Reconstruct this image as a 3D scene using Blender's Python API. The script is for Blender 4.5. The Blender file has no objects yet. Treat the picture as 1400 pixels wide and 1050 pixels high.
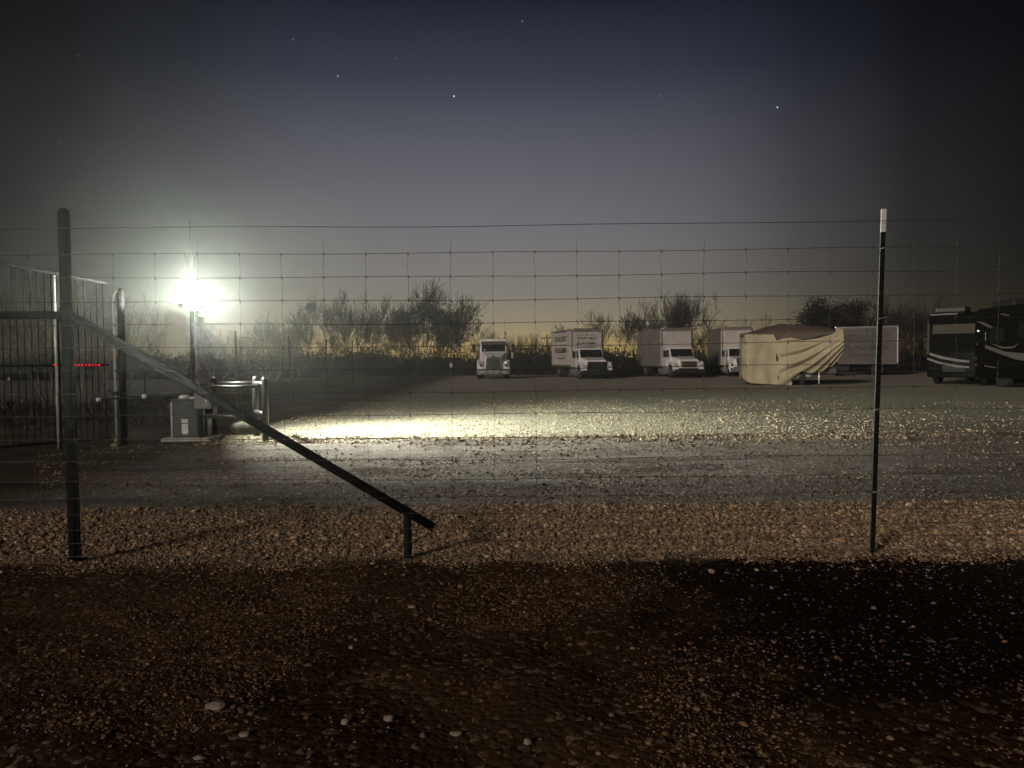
import bpy, bmesh, math, random
import numpy as np
from mathutils import Vector, Matrix

PI = math.pi
R = math.radians
scene = bpy.context.scene
COL = scene.collection
rng = random.Random(7)
nrng = np.random.default_rng(11)

# ------------------------------------------------------------------ helpers
def tag(o, label=None, cat=None, group=None, kind=None):
    if label: o['label'] = label
    if cat: o['category'] = cat
    if group: o['group'] = group
    if kind: o['kind'] = kind
    return o

def empty(name, loc=(0, 0, 0), rz=0.0, label=None, cat=None, group=None):
    o = bpy.data.objects.new(name, None)
    o.empty_display_size = 0.2
    COL.objects.link(o)
    o.location = loc
    o.rotation_euler = (0, 0, rz)
    return tag(o, label, cat, group)

def link(name, me, m=None, parent=None, bevel=0.0, smooth=False):
    o = bpy.data.objects.new(name, me)
    COL.objects.link(o)
    if m: me.materials.append(m)
    if parent: o.parent = parent
    if smooth:
        me.polygons.foreach_set('use_smooth', [True] * len(me.polygons))
    if bevel:
        b = o.modifiers.new('edge', 'BEVEL')
        b.width = bevel; b.segments = 2; b.limit_method = 'ANGLE'; b.angle_limit = R(40)
    return o

class MB:
    def __init__(s): s.v = []; s.f = []
    def add(s, vs, fs):
        n = len(s.v)
        s.v += [tuple(p) for p in vs]
        s.f += [tuple(i + n for i in f) for f in fs]
        return s
    def hexa(s, b, t):
        return s.add(list(b) + list(t), [(3, 2, 1, 0), (4, 5, 6, 7), (0, 1, 5, 4), (1, 2, 6, 5), (2, 3, 7, 6), (3, 0, 4, 7)])
    def box(s, x0, x1, y0, y1, z0, z1):
        return s.hexa([(x0, y0, z0), (x1, y0, z0), (x1, y1, z0), (x0, y1, z0)], [(x0, y0, z1), (x1, y0, z1), (x1, y1, z1), (x0, y1, z1)])
    def prism_x(s, poly, x0, x1):
        n = len(poly)
        vs = [(x0, y, z) for y, z in poly] + [(x1, y, z) for y, z in poly]
        fs = [tuple(range(n)), tuple(range(2 * n - 1, n - 1, -1))]
        fs += [(i, i + n, (i + 1) % n + n, (i + 1) % n) for i in range(n)]
        return s.add(vs, fs)
    def prism_y(s, poly, y0, y1):
        n = len(poly)
        vs = [(x, y0, z) for x, z in poly] + [(x, y1, z) for x, z in poly]
        fs = [tuple(range(n)), tuple(range(2 * n - 1, n - 1, -1))]
        fs += [(i, i + n, (i + 1) % n + n, (i + 1) % n) for i in range(n)]
        return s.add(vs, fs)
    def tube(s, pts, rad, n=10, cap=True):
        pts = [Vector(p) for p in pts]
        if not hasattr(rad, '__len__'): rad = [rad] * len(pts)
        base = len(s.v)
        up = None
        for i, p in enumerate(pts):
            a = pts[max(i - 1, 0)]; b = pts[min(i + 1, len(pts) - 1)]
            d = (b - a).normalized()
            if up is None:
                up = Vector((0, 0, 1)) if abs(d.z) < .9 else Vector((1, 0, 0))
            x = d.cross(up)
            if x.length < 1e-6: x = d.orthogonal()
            x.normalize(); y = x.cross(d).normalized(); up = y
            for k in range(n):
                q = 2 * PI * k / n
                s.v.append(tuple(p + (x * math.cos(q) + y * math.sin(q)) * rad[i]))
        for i in range(len(pts) - 1):
            for k in range(n):
                a = base + i * n + k; b = base + i * n + (k + 1) % n
                s.f.append((a, b, b + n, a + n))
        if cap:
            s.f.append(tuple(base + k for k in range(n - 1, -1, -1)))
            e = base + (len(pts) - 1) * n
            s.f.append(tuple(e + k for k in range(n)))
        return s
    def ball(s, c, r, nu=12, nv=8):
        if not hasattr(r, '__len__'): r = (r, r, r)
        vs = [(c[0], c[1], c[2] + r[2])]
        for j in range(1, nv):
            t = PI * j / nv
            for i in range(nu):
                a = 2 * PI * i / nu
                vs.append((c[0] + r[0] * math.sin(t) * math.cos(a), c[1] + r[1] * math.sin(t) * math.sin(a), c[2] + r[2] * math.cos(t)))
        vs.append((c[0], c[1], c[2] - r[2]))
        fs = [(0, 1 + i, 1 + (i + 1) % nu) for i in range(nu)]
        for j in range(nv - 2):
            for i in range(nu):
                a = 1 + j * nu + i; b = 1 + j * nu + (i + 1) % nu
                fs.append((a, a + nu, b + nu, b))
        l = len(vs) - 1; k = 1 + (nv - 2) * nu
        fs += [(l, k + (i + 1) % nu, k + i) for i in range(nu)]
        return s.add(vs, fs)
    def lathe(s, prof, c, axis='z', n=20):
        # prof: (radius, height) along the axis
        base = len(s.v)
        for r, h in prof:
            for k in range(n):
                q = 2 * PI * k / n
                a, b = r * math.cos(q), r * math.sin(q)
                p = (a, b, h) if axis == 'z' else ((h, a, b) if axis == 'x' else (b, h, a))
                s.v.append((p[0] + c[0], p[1] + c[1], p[2] + c[2]))
        for i in range(len(prof) - 1):
            for k in range(n):
                a = base + i * n + k; b = base + i * n + (k + 1) % n
                s.f.append((a, b, b + n, a + n))
        s.f.append(tuple(base + k for k in range(n - 1, -1, -1)))
        e = base + (len(prof) - 1) * n
        s.f.append(tuple(e + k for k in range(n)))
        return s
    def build(s, name, m, parent=None, bevel=0.0, smooth=False):
        me = bpy.data.meshes.new(name)
        me.from_pydata(s.v, [], s.f)
        me.update()
        bm = bmesh.new(); bm.from_mesh(me)
        bmesh.ops.recalc_face_normals(bm, faces=bm.faces)
        bm.to_mesh(me); bm.free()
        return link(name, me, m, parent, bevel, smooth)

# ------------------------------------------------------------------ materials
def N(nt, t, **kw):
    n = nt.nodes.new(t)
    for k, v in kw.items():
        if hasattr(n, k): setattr(n, k, v)
        else: n.inputs[k].default_value = v
    return n

def mat(name, col, rough=.6, metal=0.0, var=.25, scale=6.0, bump=0.0, bscale=40.0, coat=0.0, dirt=None, tint=None, spec=None):
    m = bpy.data.materials.new(name); m.use_nodes = True
    nt = m.node_tree; b = nt.nodes['Principled BSDF']
    b.inputs['Roughness'].default_value = rough; b.inputs['Metallic'].default_value = metal
    b.inputs['Coat Weight'].default_value = coat
    if spec is not None: b.inputs['Specular IOR Level'].default_value = spec
    tc = N(nt, 'ShaderNodeTexCoord')
    no = N(nt, 'ShaderNodeTexNoise'); no.inputs['Scale'].default_value = scale; no.inputs['Detail'].default_value = 5
    nt.links.new(tc.outputs['Object'], no.inputs['Vector'])
    rp = N(nt, 'ShaderNodeValToRGB')
    rp.color_ramp.elements[0].position = .3; rp.color_ramp.elements[1].position = .72
    c0 = [c * (1 - var) for c in col]; c1 = [min(1, c * (1 + var * .6)) for c in col]
    if dirt: c0 = dirt
    rp.color_ramp.elements[0].color = (*c0, 1); rp.color_ramp.elements[1].color = (*c1, 1)
    nt.links.new(no.outputs['Fac'], rp.inputs['Fac'])
    out = rp.outputs['Color']
    if tint:
        at = N(nt, 'ShaderNodeAttribute'); at.attribute_name = tint
        mx = N(nt, 'ShaderNodeMix'); mx.data_type = 'RGBA'; mx.blend_type = 'MULTIPLY'; mx.inputs[0].default_value = 1
        nt.links.new(out, mx.inputs[6]); nt.links.new(at.outputs['Color'], mx.inputs[7]); out = mx.outputs[2]
    nt.links.new(out, b.inputs['Base Color'])
    if bump:
        n2 = N(nt, 'ShaderNodeTexNoise'); n2.inputs['Scale'].default_value = bscale; n2.inputs['Detail'].default_value = 4
        nt.links.new(tc.outputs['Object'], n2.inputs['Vector'])
        bp = N(nt, 'ShaderNodeBump'); bp.inputs['Strength'].default_value = bump; bp.inputs['Distance'].default_value = .02
        nt.links.new(n2.outputs['Fac'], bp.inputs['Height']); nt.links.new(bp.outputs['Normal'], b.inputs['Normal'])
    return m

def glow(name, col, strength):
    m = bpy.data.materials.new(name); m.use_nodes = True
    b = m.node_tree.nodes['Principled BSDF']
    b.inputs['Base Color'].default_value = (*[c * .5 for c in col], 1)
    b.inputs['Emission Color'].default_value = (*col, 1); b.inputs['Emission Strength'].default_value = strength
    return m

M = {}
M['white'] = mat('white_paint', (.66, .62, .6), .38, var=.14, scale=2.5, coat=.3)
M['cab_white'] = mat('cab_white_paint', (.78, .76, .74), .3, var=.12, scale=2, coat=.4)
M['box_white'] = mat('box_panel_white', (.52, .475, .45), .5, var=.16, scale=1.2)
M['box_grey'] = mat('box_panel_grey', (.2, .18, .17), .55, var=.3, scale=.9)  # darker than the box white; some sides, top rails and bands
M['box_dim'] = mat('box_panel_dimmed', (.095, .083, .073), .6, var=.22, scale=1.1)  # box white darkened for shade on the right of the lot; also rear doors
M['alu'] = mat('aluminium_trim', (.72, .7, .66), .3, .9, var=.15)
M['chrome'] = mat('chrome', (.8, .79, .77), .12, 1.0, var=.1)
M['dark_plastic'] = mat('dark_plastic', (.018, .017, .017), .5, var=.3)
M['rubber'] = mat('tyre_rubber', (.016, .015, .014), .85, var=.3, bump=.2)
M['rim'] = mat('wheel_rim', (.3, .29, .27), .45, .5)
M['glass'] = mat('dark_glass', (.012, .013, .014), .07, var=.3, spec=.6)
M['rv_glass'] = mat('tinted_glass', (.006, .006, .006), .1, var=.3, spec=.12)
M['lamp_glass'] = mat('lamp_lens', (.6, .58, .54), .12, .3, var=.25, scale=18)
M['chassis'] = mat('chassis_black', (.014, .013, .012), .7, var=.4)
M['ink'] = mat('lettering_ink', (.035, .025, .024), .6, var=.2)
M['ink_red'] = mat('lettering_red', (.16, .03, .025), .5, var=.2)
M['amber'] = mat('amber_lens', (.5, .2, .05), .25)
M['red_lens'] = mat('red_lens', (.35, .03, .02), .25)
M['pipe'] = mat('pipe_dark_paint', (.009, .0078, .007), .8, spec=.1, var=.35, scale=9, bump=.15)
M['guard'] = mat('guard_pipe_paint', (.016, .0145, .013), .35, .0, spec=.4, var=.35, scale=9)
M['bright'] = mat('galvanised_tube', (.8, .8, .77), .3, .4, var=.15)
M['tpost'] = mat('t_post_green', (.008, .009, .008), .45, .0, spec=.3, var=.4, scale=20)
M['tip'] = mat('t_post_white', (.62, .62, .6), .45, var=.15, scale=30)
M['wire'] = mat('galvanised_wire', (.05, .047, .044), .6, .2, var=.35, scale=3)
M['concrete'] = mat('concrete_pad', (.3, .28, .25), .85, var=.3, bump=.4)
M['opbox'] = mat('operator_cabinet', (.014, .017, .019), .5, var=.3, scale=9)
M['label'] = mat('label_plate', (.5, .5, .48), .5, var=.4, scale=30)
M['ebox'] = mat('control_box_grey', (.12, .12, .115), .5, var=.2)
M['rock'] = mat('rock', (.11, .095, .07), .9, var=.45, scale=7, bump=.8, bscale=14)
M['stone'] = mat('pale_stone', (.22, .17, .125), .8, var=.3, scale=25, bump=.3, bscale=60)
M['pebble'] = mat('pebble', (.33, .255, .19), .95, spec=.03, var=.3, scale=50, tint='tint')
M['bark'] = mat('bark', (.05, .041, .034), .9, var=.4, scale=5)
M['bark_lit'] = mat('lit_bark', (.16, .14, .11), .9, var=.4, scale=5)  # paler copy of the bark, with lamp light put into its colour
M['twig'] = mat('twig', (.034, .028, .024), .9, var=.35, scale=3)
M['twig_lit'] = mat('lit_twig', (.15, .13, .1), .9, var=.35, scale=3)  # paler copy of the twigs, with lamp light put into its colour
M['brush'] = mat('scrub', (.02, .016, .013), .95, var=.5, scale=.6)
M['ever'] = mat('evergreen_leaf', (.013, .011, .009), .8, var=.5, scale=1.2)
M['tarp'] = mat('tan_tarp', (.35, .29, .19), .8, var=.22, scale=1.6, bump=.7, bscale=3.5)
M['roofcover'] = mat('brown_roof_cover', (.085, .06, .045), .8, var=.3, scale=1.5, bump=.2, bscale=9)
M['camper'] = mat('camper_body', (.05, .045, .04), .6)
M['rv_shaded'] = mat('rv_shaded_paint', (.005, .0046, .0042), .2, var=.3, spec=.08)  # near-black paint, with shade at the right edge put into its colour
M['rv_stripe'] = mat('rv_stripe', (.1, .09, .077), .5, var=.15)
M['rv_visor'] = mat('rv_visor_fabric', (.045, .036, .025), .8, var=.2)
M['pole'] = mat('weathered_pole', (.022, .02, .017), .9, var=.3)

# ------------------------------------------------------------------ terrain
def vnoise(x, y, seed=0):
    xi = np.floor(x).astype(np.int64); yi = np.floor(y).astype(np.int64)
    fx = x - xi; fy = y - yi
    fx = fx * fx * (3 - 2 * fx); fy = fy * fy * (3 - 2 * fy)
    def h(a, b):
        k = (a * 374761393 + b * 668265263 + seed * 1442695041) & 0x7fffffff
        k = ((k ^ (k >> 13)) * 1274126177) & 0x7fffffff
        return ((k ^ (k >> 16)) & 0xffff) / 65535.0
    return (h(xi, yi) * (1 - fx) + h(xi + 1, yi) * fx) * (1 - fy) + (h(xi, yi + 1) * (1 - fx) + h(xi + 1, yi + 1) * fx) * fy

def sstep(a, b, x):
    t = np.clip((x - a) / (b - a), 0, 1); return t * t * (3 - 2 * t)

def height(x, y):
    x = np.asarray(x, float); y = np.asarray(y, float)
    near = 1 - sstep(5.4, 6.0, y)
    z = (vnoise(x * 1.1, y * 1.1, 1) - .5) * .05 * near + (vnoise(x * 4, y * 4, 2) - .5) * .03 * near
    z += (vnoise(x * 3, y * 3, 3) - .5) * .014 + (vnoise(x * .35, y * .5, 4) - .5) * .05 * (1 - near) * (1 - sstep(40, 50, y))
    # low windrow of stones along the far side of the drive, then wheel ruts on the drive
    wob = (vnoise(x * .3, x * 0 + 3.1, 5) - .5) * .7
    z += .075 * np.exp(-((y - 14.0 - wob) / .34) ** 2) * (.45 + .9 * vnoise(x * 1.3, y * 1.5, 6)) * sstep(-4.6, -3.2, x)
    for yc, w, a, s in ((8.1, .35, .03, 7), (9.9, .28, .035, 8), (11.9, .3, .035, 9), (12.9, .2, .02, 10)):
        wob = (vnoise(x * .22, x * 0 + s, s) - .5) * 1.1
        z -= a * np.exp(-((y - yc - wob) / w) ** 2)
        z += a * .7 * np.exp(-((y - yc - wob - w * 1.7) / (w * .7)) ** 2)
    # dirt tail sweeping off the windrow beside the guard
    z += .05 * np.exp(-((y - 13.1 - (x + 4) * .1) / .25) ** 2) * np.exp(-((x + 3.6) / 1.6) ** 2)
    return z

def grid_mesh(name, xs, ys, zf, m):
    X, Y = np.meshgrid(xs, ys); Z = zf(X, Y)
    nx, ny = len(xs), len(ys)
    me = bpy.data.meshes.new(name)
    co = np.stack([X, Y, Z], -1).reshape(-1, 3).astype(np.float32)
    i = np.arange(nx - 1)[None, :] + np.arange(ny - 1)[:, None] * nx
    q = np.stack([i, i + 1, i + 1 + nx, i + nx], -1).reshape(-1, 4)
    me.vertices.add(len(co)); me.vertices.foreach_set('co', co.ravel())
    me.loops.add(q.size); me.loops.foreach_set('vertex_index', q.ravel().astype(np.int32))
    me.polygons.add(len(q)); me.polygons.foreach_set('loop_start', np.arange(0, q.size, 4, dtype=np.int32))
    me.update(calc_edges=True)
    return link(name, me, m, None, smooth=True)

def ground_material():
    m = bpy.data.materials.new('yard_ground'); m.use_nodes = True
    nt = m.node_tree; b = nt.nodes['Principled BSDF']; L = nt.links.new
    b.inputs['Roughness'].default_value = .95; b.inputs['Specular IOR Level'].default_value = 0.0
    tc = N(nt, 'ShaderNodeTexCoord'); sp = N(nt, 'ShaderNodeSeparateXYZ'); L(tc.outputs['Object'], sp.inputs[0])
    def noise(scale, det=4, rough=.55):
        n = N(nt, 'ShaderNodeTexNoise'); n.inputs['Scale'].default_value = scale; n.inputs['Detail'].default_value = det; n.inputs['Roughness'].default_value = rough
        L(tc.outputs['Object'], n.inputs['Vector']); return n.outputs['Fac']
    def math_(op, a, bb):
        n = N(nt, 'ShaderNodeMath', operation=op)
        for k, v in enumerate((a, bb)):
            if isinstance(v, (int, float)): n.inputs[k].default_value = v
            else: L(v, n.inputs[k])
        return n.outputs[0]
    def mr(v, a, bb):
        n = N(nt, 'ShaderNodeMapRange', interpolation_type='SMOOTHSTEP')
        L(v, n.inputs[0]); n.inputs[1].default_value = a; n.inputs[2].default_value = bb; return n.outputs[0]
    def ramp(v, stops):
        n = N(nt, 'ShaderNodeValToRGB'); cr = n.color_ramp
        while len(cr.elements) < len(stops): cr.elements.new(.5)
        for e, (p, c) in zip(cr.elements, stops): e.position = p; e.color = (*c, 1)
        L(v, n.inputs[0]); return n.outputs[0]
    def mix(f, a, c, mode='MIX'):
        n = N(nt, 'ShaderNodeMix'); n.data_type = 'RGBA'; n.blend_type = mode
        if isinstance(f, (int, float)): n.inputs[0].default_value = f
        else: L(f, n.inputs[0])
        for k, v in ((6, a), (7, c)):
            if isinstance(v, tuple): n.inputs[k].default_value = (*v, 1)
            else: L(v, n.inputs[k])
        return n.outputs[2]
    x, y = sp.outputs[0], sp.outputs[1]
    big = noise(.55, 5); mid = noise(3.2, 5); fine = noise(34, 4, .7)
    wobble = math_('MULTIPLY', math_('SUBTRACT', mid, .5), .9)
    yw = math_('ADD', y, wobble); xw = math_('ADD', x, math_('MULTIPLY', math_('SUBTRACT', mid, .5), 1.4))
    vor = N(nt, 'ShaderNodeTexVoronoi'); vor.inputs['Scale'].default_value = 26; L(tc.outputs['Object'], vor.inputs['Vector'])
    vor2 = N(nt, 'ShaderNodeTexVoronoi'); vor2.inputs['Scale'].default_value = 11; L(tc.outputs['Object'], vor2.inputs['Vector'])
    sepc = N(nt, 'ShaderNodeSeparateColor'); L(vor.outputs['Color'], sepc.inputs[0])
    sepd = N(nt, 'ShaderNodeSeparateColor'); L(vor2.outputs['Color'], sepd.inputs[0])
    stone = sepc.outputs[0]; stone2 = sepd.outputs[0]
    dirt = mix(mr(big, .35, .7), (.026, .0145, .006), (.06, .036, .019))
    dirt = mix(mr(mid, .55, .75), dirt, (.014, .008, .004)); dirt = mix(math_('MULTIPLY', mr(stone, .78, .95), mr(fine, .4, .6)), dirt, (.17, .12, .075))
    # cast shade painted into the dirt on the right of the verge
    shade_patch = math_('MULTIPLY', mr(math_('ADD', xw, math_('MULTIPLY', math_('SUBTRACT', big, .5), 1.6)), .2, 1.5), mr(yw, 2.9, 3.5))
    dirt = mix(shade_patch, dirt, (.008, .0055, .004))
    strip = mix(fine, (.1, .07, .045), (.3, .22, .15)); strip = mix(mr(stone, .2, .9), strip, (.36, .28, .2))
    road = mix(fine, (.13, .117, .107), (.3, .275, .25)); road = mix(mr(big, .4, .65), road, (.18, .155, .132))
    road = mix(mr(stone, .8, .95), road, (.4, .38, .35)); road = mix(math_('MULTIPLY', mr(yw, 9.5, 13), .55), road, mix(fine, (.16, .145, .125), (.34, .315, .28))); road = mix(math_('MULTIPLY', mr(mid, .56, .66), .6), road, (.1, .088, .078))
    mp = N(nt, 'ShaderNodeMapping'); mp.inputs['Scale'].default_value = (.22, 1.1, 1); mp.inputs['Rotation'].default_value = (0, 0, .06); L(tc.outputs['Object'], mp.inputs[0])
    sn = N(nt, 'ShaderNodeTexNoise'); sn.inputs['Scale'].default_value = 1.6; sn.inputs['Detail'].default_value = 6; sn.inputs['Roughness'].default_value = .6; L(mp.outputs[0], sn.inputs['Vector'])
    road = mix(math_('MULTIPLY', mr(sn.outputs['Fac'], .55, .68), math_('MULTIPLY', mr(yw, 9.4, 10.8), .75)), road, mix(fine, (.2, .18, .155), (.42, .385, .34)))
    road = mix(math_('MULTIPLY', mr(sn.outputs['Fac'], .48, .36), .6), road, (.07, .063, .058))
    road = mix(math_('MULTIPLY', mr(math_('MULTIPLY', yw, -1), -10.0, -8.0), .5), road, mix(fine, (.045, .042, .042), (.13, .122, .12)))
    lot = mix(stone, (.1, .095, .07), (.3, .293, .222)); lot = mix(math_('MULTIPLY', mr(stone2, .5, 1), .4), lot, (.33, .322, .27)); lot = mix(math_('MULTIPLY', mr(big, .5, .62), .5), lot, (.17, .155, .125))
    lot = mix(mr(y, 26, 46), lot, mix(mid, (.24, .215, .18), (.36, .32, .27)))
    soil = mix(mid, (.022, .016, .011), (.06, .044, .03))
    field = mix(mr(big, .3, .7), (.035, .026, .018), (.085, .066, .046)); field = mix(mr(mid, .58, .8), field, (.14, .11, .075))
    c = mix(mr(yw, 5.55, 5.95), dirt, strip)
    c = mix(mr(yw, 6.9, 8.3), c, road)
    c = mix(mr(yw, 12.9, 15.2), c, lot)
    right_falloff = math_('MULTIPLY', mr(xw, 2.2, 8.5), mr(math_('MULTIPLY', yw, -1), -27, -13.2))  # light falling off to the right, put into the ground colour
    c = mix(math_('MULTIPLY', right_falloff, .85), c, mix(fine, (.045, .038, .033), (.1, .086, .075)))
    side = math_('MULTIPLY', mr(math_('MULTIPLY', xw, -1), 3.6, 6.2), mr(yw, 6.5, 9))
    c = mix(side, c, soil)
    edge = math_('MULTIPLY', mr(math_('MULTIPLY', xw, -1), 5.5, 6.1), mr(yw, 14, 16))
    c = mix(edge, c, field)
    L(c, b.inputs['Base Color'])
    hh = math_('ADD', math_('MULTIPLY', vor.outputs['Distance'], -1.2), math_('MULTIPLY', fine, .8))
    hh = math_('ADD', hh, math_('MULTIPLY', vor2.outputs['Distance'], -.35))
    bp = N(nt, 'ShaderNodeBump'); bp.inputs['Strength'].default_value = .42; bp.inputs['Distance'].default_value = .022
    L(hh, bp.inputs['Height']); L(bp.outputs['Normal'], b.inputs['Normal'])
    return m

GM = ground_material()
ys = np.concatenate([np.arange(.5, 16, .055), np.arange(16, 30, .16), np.arange(30, 76, .8)])
xs = np.concatenate([np.arange(-16, -8, .3), np.arange(-8, 9, .075), np.arange(9, 20, .25), np.arange(20, 61, 1.0)])
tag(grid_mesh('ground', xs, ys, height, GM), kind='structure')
far = MB(); far.add([(-165, -30, -.12), (165, -30, -.12), (165, 165, -.12), (-165, 165, -.12)], [(0, 1, 2, 3)])
tag(far.build('field', mat('dry_field', (.04, .03, .02), .95, var=.5, scale=.3, bump=.4, bscale=6)), kind='structure')

# ------------------------------------------------------------------ loose gravel
OCT = np.array([(1, 0, 0), (-1, 0, 0), (0, 1, 0), (0, -1, 0), (0, 0, 1), (0, 0, -1)], float)
OF = np.array([(0, 2, 4), (2, 1, 4), (1, 3, 4), (3, 0, 4), (2, 0, 5), (1, 2, 5), (3, 1, 5), (0, 3, 5)])
def sub(v, f):
    v = list(map(tuple, v)); cache = {}; out = []
    def md(a, b):
        k = (min(a, b), max(a, b))
        if k not in cache:
            p = np.add(v[a], v[b]); p = p / np.linalg.norm(p); v.append(tuple(p)); cache[k] = len(v) - 1
        return cache[k]
    for a, b, c in f:
        x, y, z = md(a, b), md(b, c), md(c, a)
        out += [(a, x, z), (x, b, y), (z, y, c), (x, y, z)]
    return np.array(v), np.array(out)
SV, SF = sub(OCT, OF)

def pebbles(name, px, py, r, fine=True, flat=.6, tints=((1, 1, 1),), sink=.25):
    V, F = (SV, SF) if fine else (OCT, OF)
    n = len(px); k = len(V)
    s = r[:, None] * np.stack([nrng.uniform(.7, 1.35, n), nrng.uniform(.7, 1.2, n), nrng.uniform(.75, 1.2, n) * flat], 1)
    P = V[None] * (1 + nrng.uniform(-.22, .22, (n, k, 1))) * s[:, None, :]
    a = nrng.uniform(0, 2 * PI, n); t = nrng.normal(0, .22, n)
    ca, sa = np.cos(a)[:, None], np.sin(a)[:, None]; ct, st = np.cos(t)[:, None], np.sin(t)[:, None]
    x, y, z = P[..., 0], P[..., 1], P[..., 2]
    x, z = x * ct - z * st, x * st + z * ct
    x, y = x * ca - y * sa, x * sa + y * ca
    hz = height(px, py)
    P = np.stack([x + px[:, None], y + py[:, None], z + (hz + s[:, 2] * (1 - 2 * sink))[:, None]], -1).reshape(-1, 3).astype(np.float32)
    Q = (F[None] + (np.arange(n) * k)[:, None, None]).reshape(-1).astype(np.int32)
    me = bpy.data.meshes.new(name)
    me.vertices.add(len(P)); me.vertices.foreach_set('co', P.ravel())
    me.loops.add(len(Q)); me.loops.foreach_set('vertex_index', Q)
    me.polygons.add(len(Q) // 3); me.polygons.foreach_set('loop_start', np.arange(0, len(Q), 3, dtype=np.int32))
    me.update(calc_edges=True)
    T = np.array(tints, float)[nrng.integers(0, len(tints), n)] * nrng.uniform(.45, 1.25, (n, 1))
    C = np.concatenate([T, np.ones((n, 1))], 1).repeat(k, 0).astype(np.float32)
    ca_ = me.color_attributes.new('tint', 'FLOAT_COLOR', 'POINT'); ca_.data.foreach_set('color', C.ravel())
    o = link(name, me, M['pebble'], None, smooth=fine)
    return tag(o, kind='stuff')

BROWN = ((.9, .84, .76), (1.0, .85, .66), (.6, .53, .45), (1.2, 1.12, 1.02), (.85, .68, .54), (.5, .44, .38))
DRIVE = ((.7, .74, .8), (.35, .34, .33), (.22, .22, .22), (.95, .98, 1.0), (.5, .46, .42))
RIDGE = ((.5, .47, .43), (.36, .33, .3), (.75, .7, .64), (.28, .25, .22), (.6, .52, .45))
SOIL = ((.36, .28, .2), (.5, .38, .27), (.26, .19, .13), (.34, .27, .21), (.6, .5, .4))
GREY = ((.85, .95, 1.05), (1.0, 1.05, 1.1), (.6, .65, .7), (1.25, 1.3, 1.3))
PALE = ((1.0, 1.08, .98), (.8, .87, .76), (.5, .54, .48), (1.2, 1.28, 1.18))
n = 72000
py_ = nrng.uniform(5.3, 7.75, n); px_ = nrng.uniform(-1, 1, n) * (py_ * .72 + 1.9)
keep = nrng.uniform(0, 1, n) < (1 - .75 * sstep(7.1, 7.75, py_ + (vnoise(px_ * 1.5, py_ * 2, 21) - .5))) * (.06 + .94 * sstep(5.45, 5.8, py_ + .5 * (vnoise(px_ * 2.2, py_ * 3, 22) - .5)))
o = pebbles('gravel', px_[keep], py_[keep], np.clip(nrng.lognormal(math.log(.0095), .42, keep.sum()), .005, .035) * (.62 + .38 * sstep(5.5, 6.2, py_[keep])), tints=BROWN)
tag(o, 'band of brown pea gravel lying along the foot of the wire fence', 'gravel')
n = 60000
py_ = nrng.uniform(2.2, 5.7, n); px_ = nrng.uniform(-1, 1, n) * (py_ * .72 + .6)
dens = .12 + .9 * sstep(.42, .7, vnoise(px_ * 1.3 + 9, py_ * 1.8, 31)) * (1 - .85 * sstep(.6, 1.6, px_) * sstep(2.9, 3.6, py_)) * (1 - .7 * sstep(1.4, 2.6, -px_))
keep = nrng.uniform(0, 1, n) < dens
o = pebbles('gravel', px_[keep], py_[keep], np.clip(nrng.lognormal(math.log(.0048), .48, keep.sum()), .002, .02), tints=SOIL, sink=.42)
tag(o, 'sparse small stones scattered over the dark dirt in front of the fence', 'gravel')
n = 42000
py_ = 7.4 + 6.5 * nrng.uniform(0, 1, n); px_ = nrng.uniform(-.62, .75, n) * py_
keep = nrng.uniform(0, 1, n) < .2 + .8 * sstep(.4, .7, vnoise(px_ * .9, py_ * 1.4, 41))
o = pebbles('gravel', px_[keep], py_[keep], np.clip(nrng.lognormal(math.log(.008), .5, keep.sum()), .004, .04), fine=False, tints=DRIVE, sink=.3)
tag(o, 'grey loose gravel scattered over the drive beyond the brown band', 'gravel')
n = 5200
px_ = nrng.uniform(-4.2, 12, n); wob = (vnoise(px_ * .3, px_ * 0 + 3.1, 5) - .5) * .7
py_ = 14.0 + wob + nrng.normal(0, .55, n) * (.5 + vnoise(px_ * 1.1, px_ * 0, 17))
o1 = pebbles('gravel', px_, py_, np.clip(nrng.lognormal(math.log(.013), .5, n), .006, .07), fine=False, tints=RIDGE, sink=.25)
tag(o1, 'low ridge of coarse stones between the drive and the pale lot', 'gravel')
n = 38000
py_ = 13.6 + 20 * nrng.uniform(0, 1, n) ** 1.5; px_ = nrng.uniform(-5.7, 15, n)
keep = nrng.uniform(0, 1, n) < (1 - sstep(21, 35, py_)) * (1 - .6 * sstep(3, 12, px_)) * (.25 + .75 * sstep(.3, .65, vnoise(px_ * .5, py_ * .35, 51)))
px_, py_ = px_[keep], py_[keep]; n = len(px_)
o = pebbles('gravel', px_, py_, np.clip(nrng.lognormal(math.log(.015), .38, n), .008, .045), fine=False, tints=PALE, sink=.2)
tag(o, 'pale crushed stone covering the floodlit lot in front of the trucks', 'gravel')

# bigger loose stones that can be told apart
def stone(loc, size, label, name='stone', m='stone', seed=1, rz=0, sub_n=3):
    rr = random.Random(seed)
    bm = bmesh.new(); bmesh.ops.create_icosphere(bm, subdivisions=sub_n, radius=1)
    ph = [rr.uniform(0, 6) for _ in range(6)]
    for v in bm.verts:
        c = v.co
        k = 1 + .12 * math.sin(3 * c.x + ph[0]) + .1 * math.sin(4 * c.y + ph[1]) + .1 * math.sin(5 * c.z + ph[2]) + .05 * math.sin(9 * c.x + 7 * c.y + ph[3])
        v.co = Vector((c.x * size[0], c.y * size[1], max(c.z, -.6) * size[2])) * k
    me = bpy.data.meshes.new(name); bm.to_mesh(me); bm.free()
    o = link(name, me, M[m], None, smooth=True)
    z = float(height(loc[0], loc[1]))
    o.location = (loc[0], loc[1], z + size[2] * .35); o.rotation_euler = (0, 0, rz)
    return o
SG = 'loose stones on the dirt'
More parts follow.
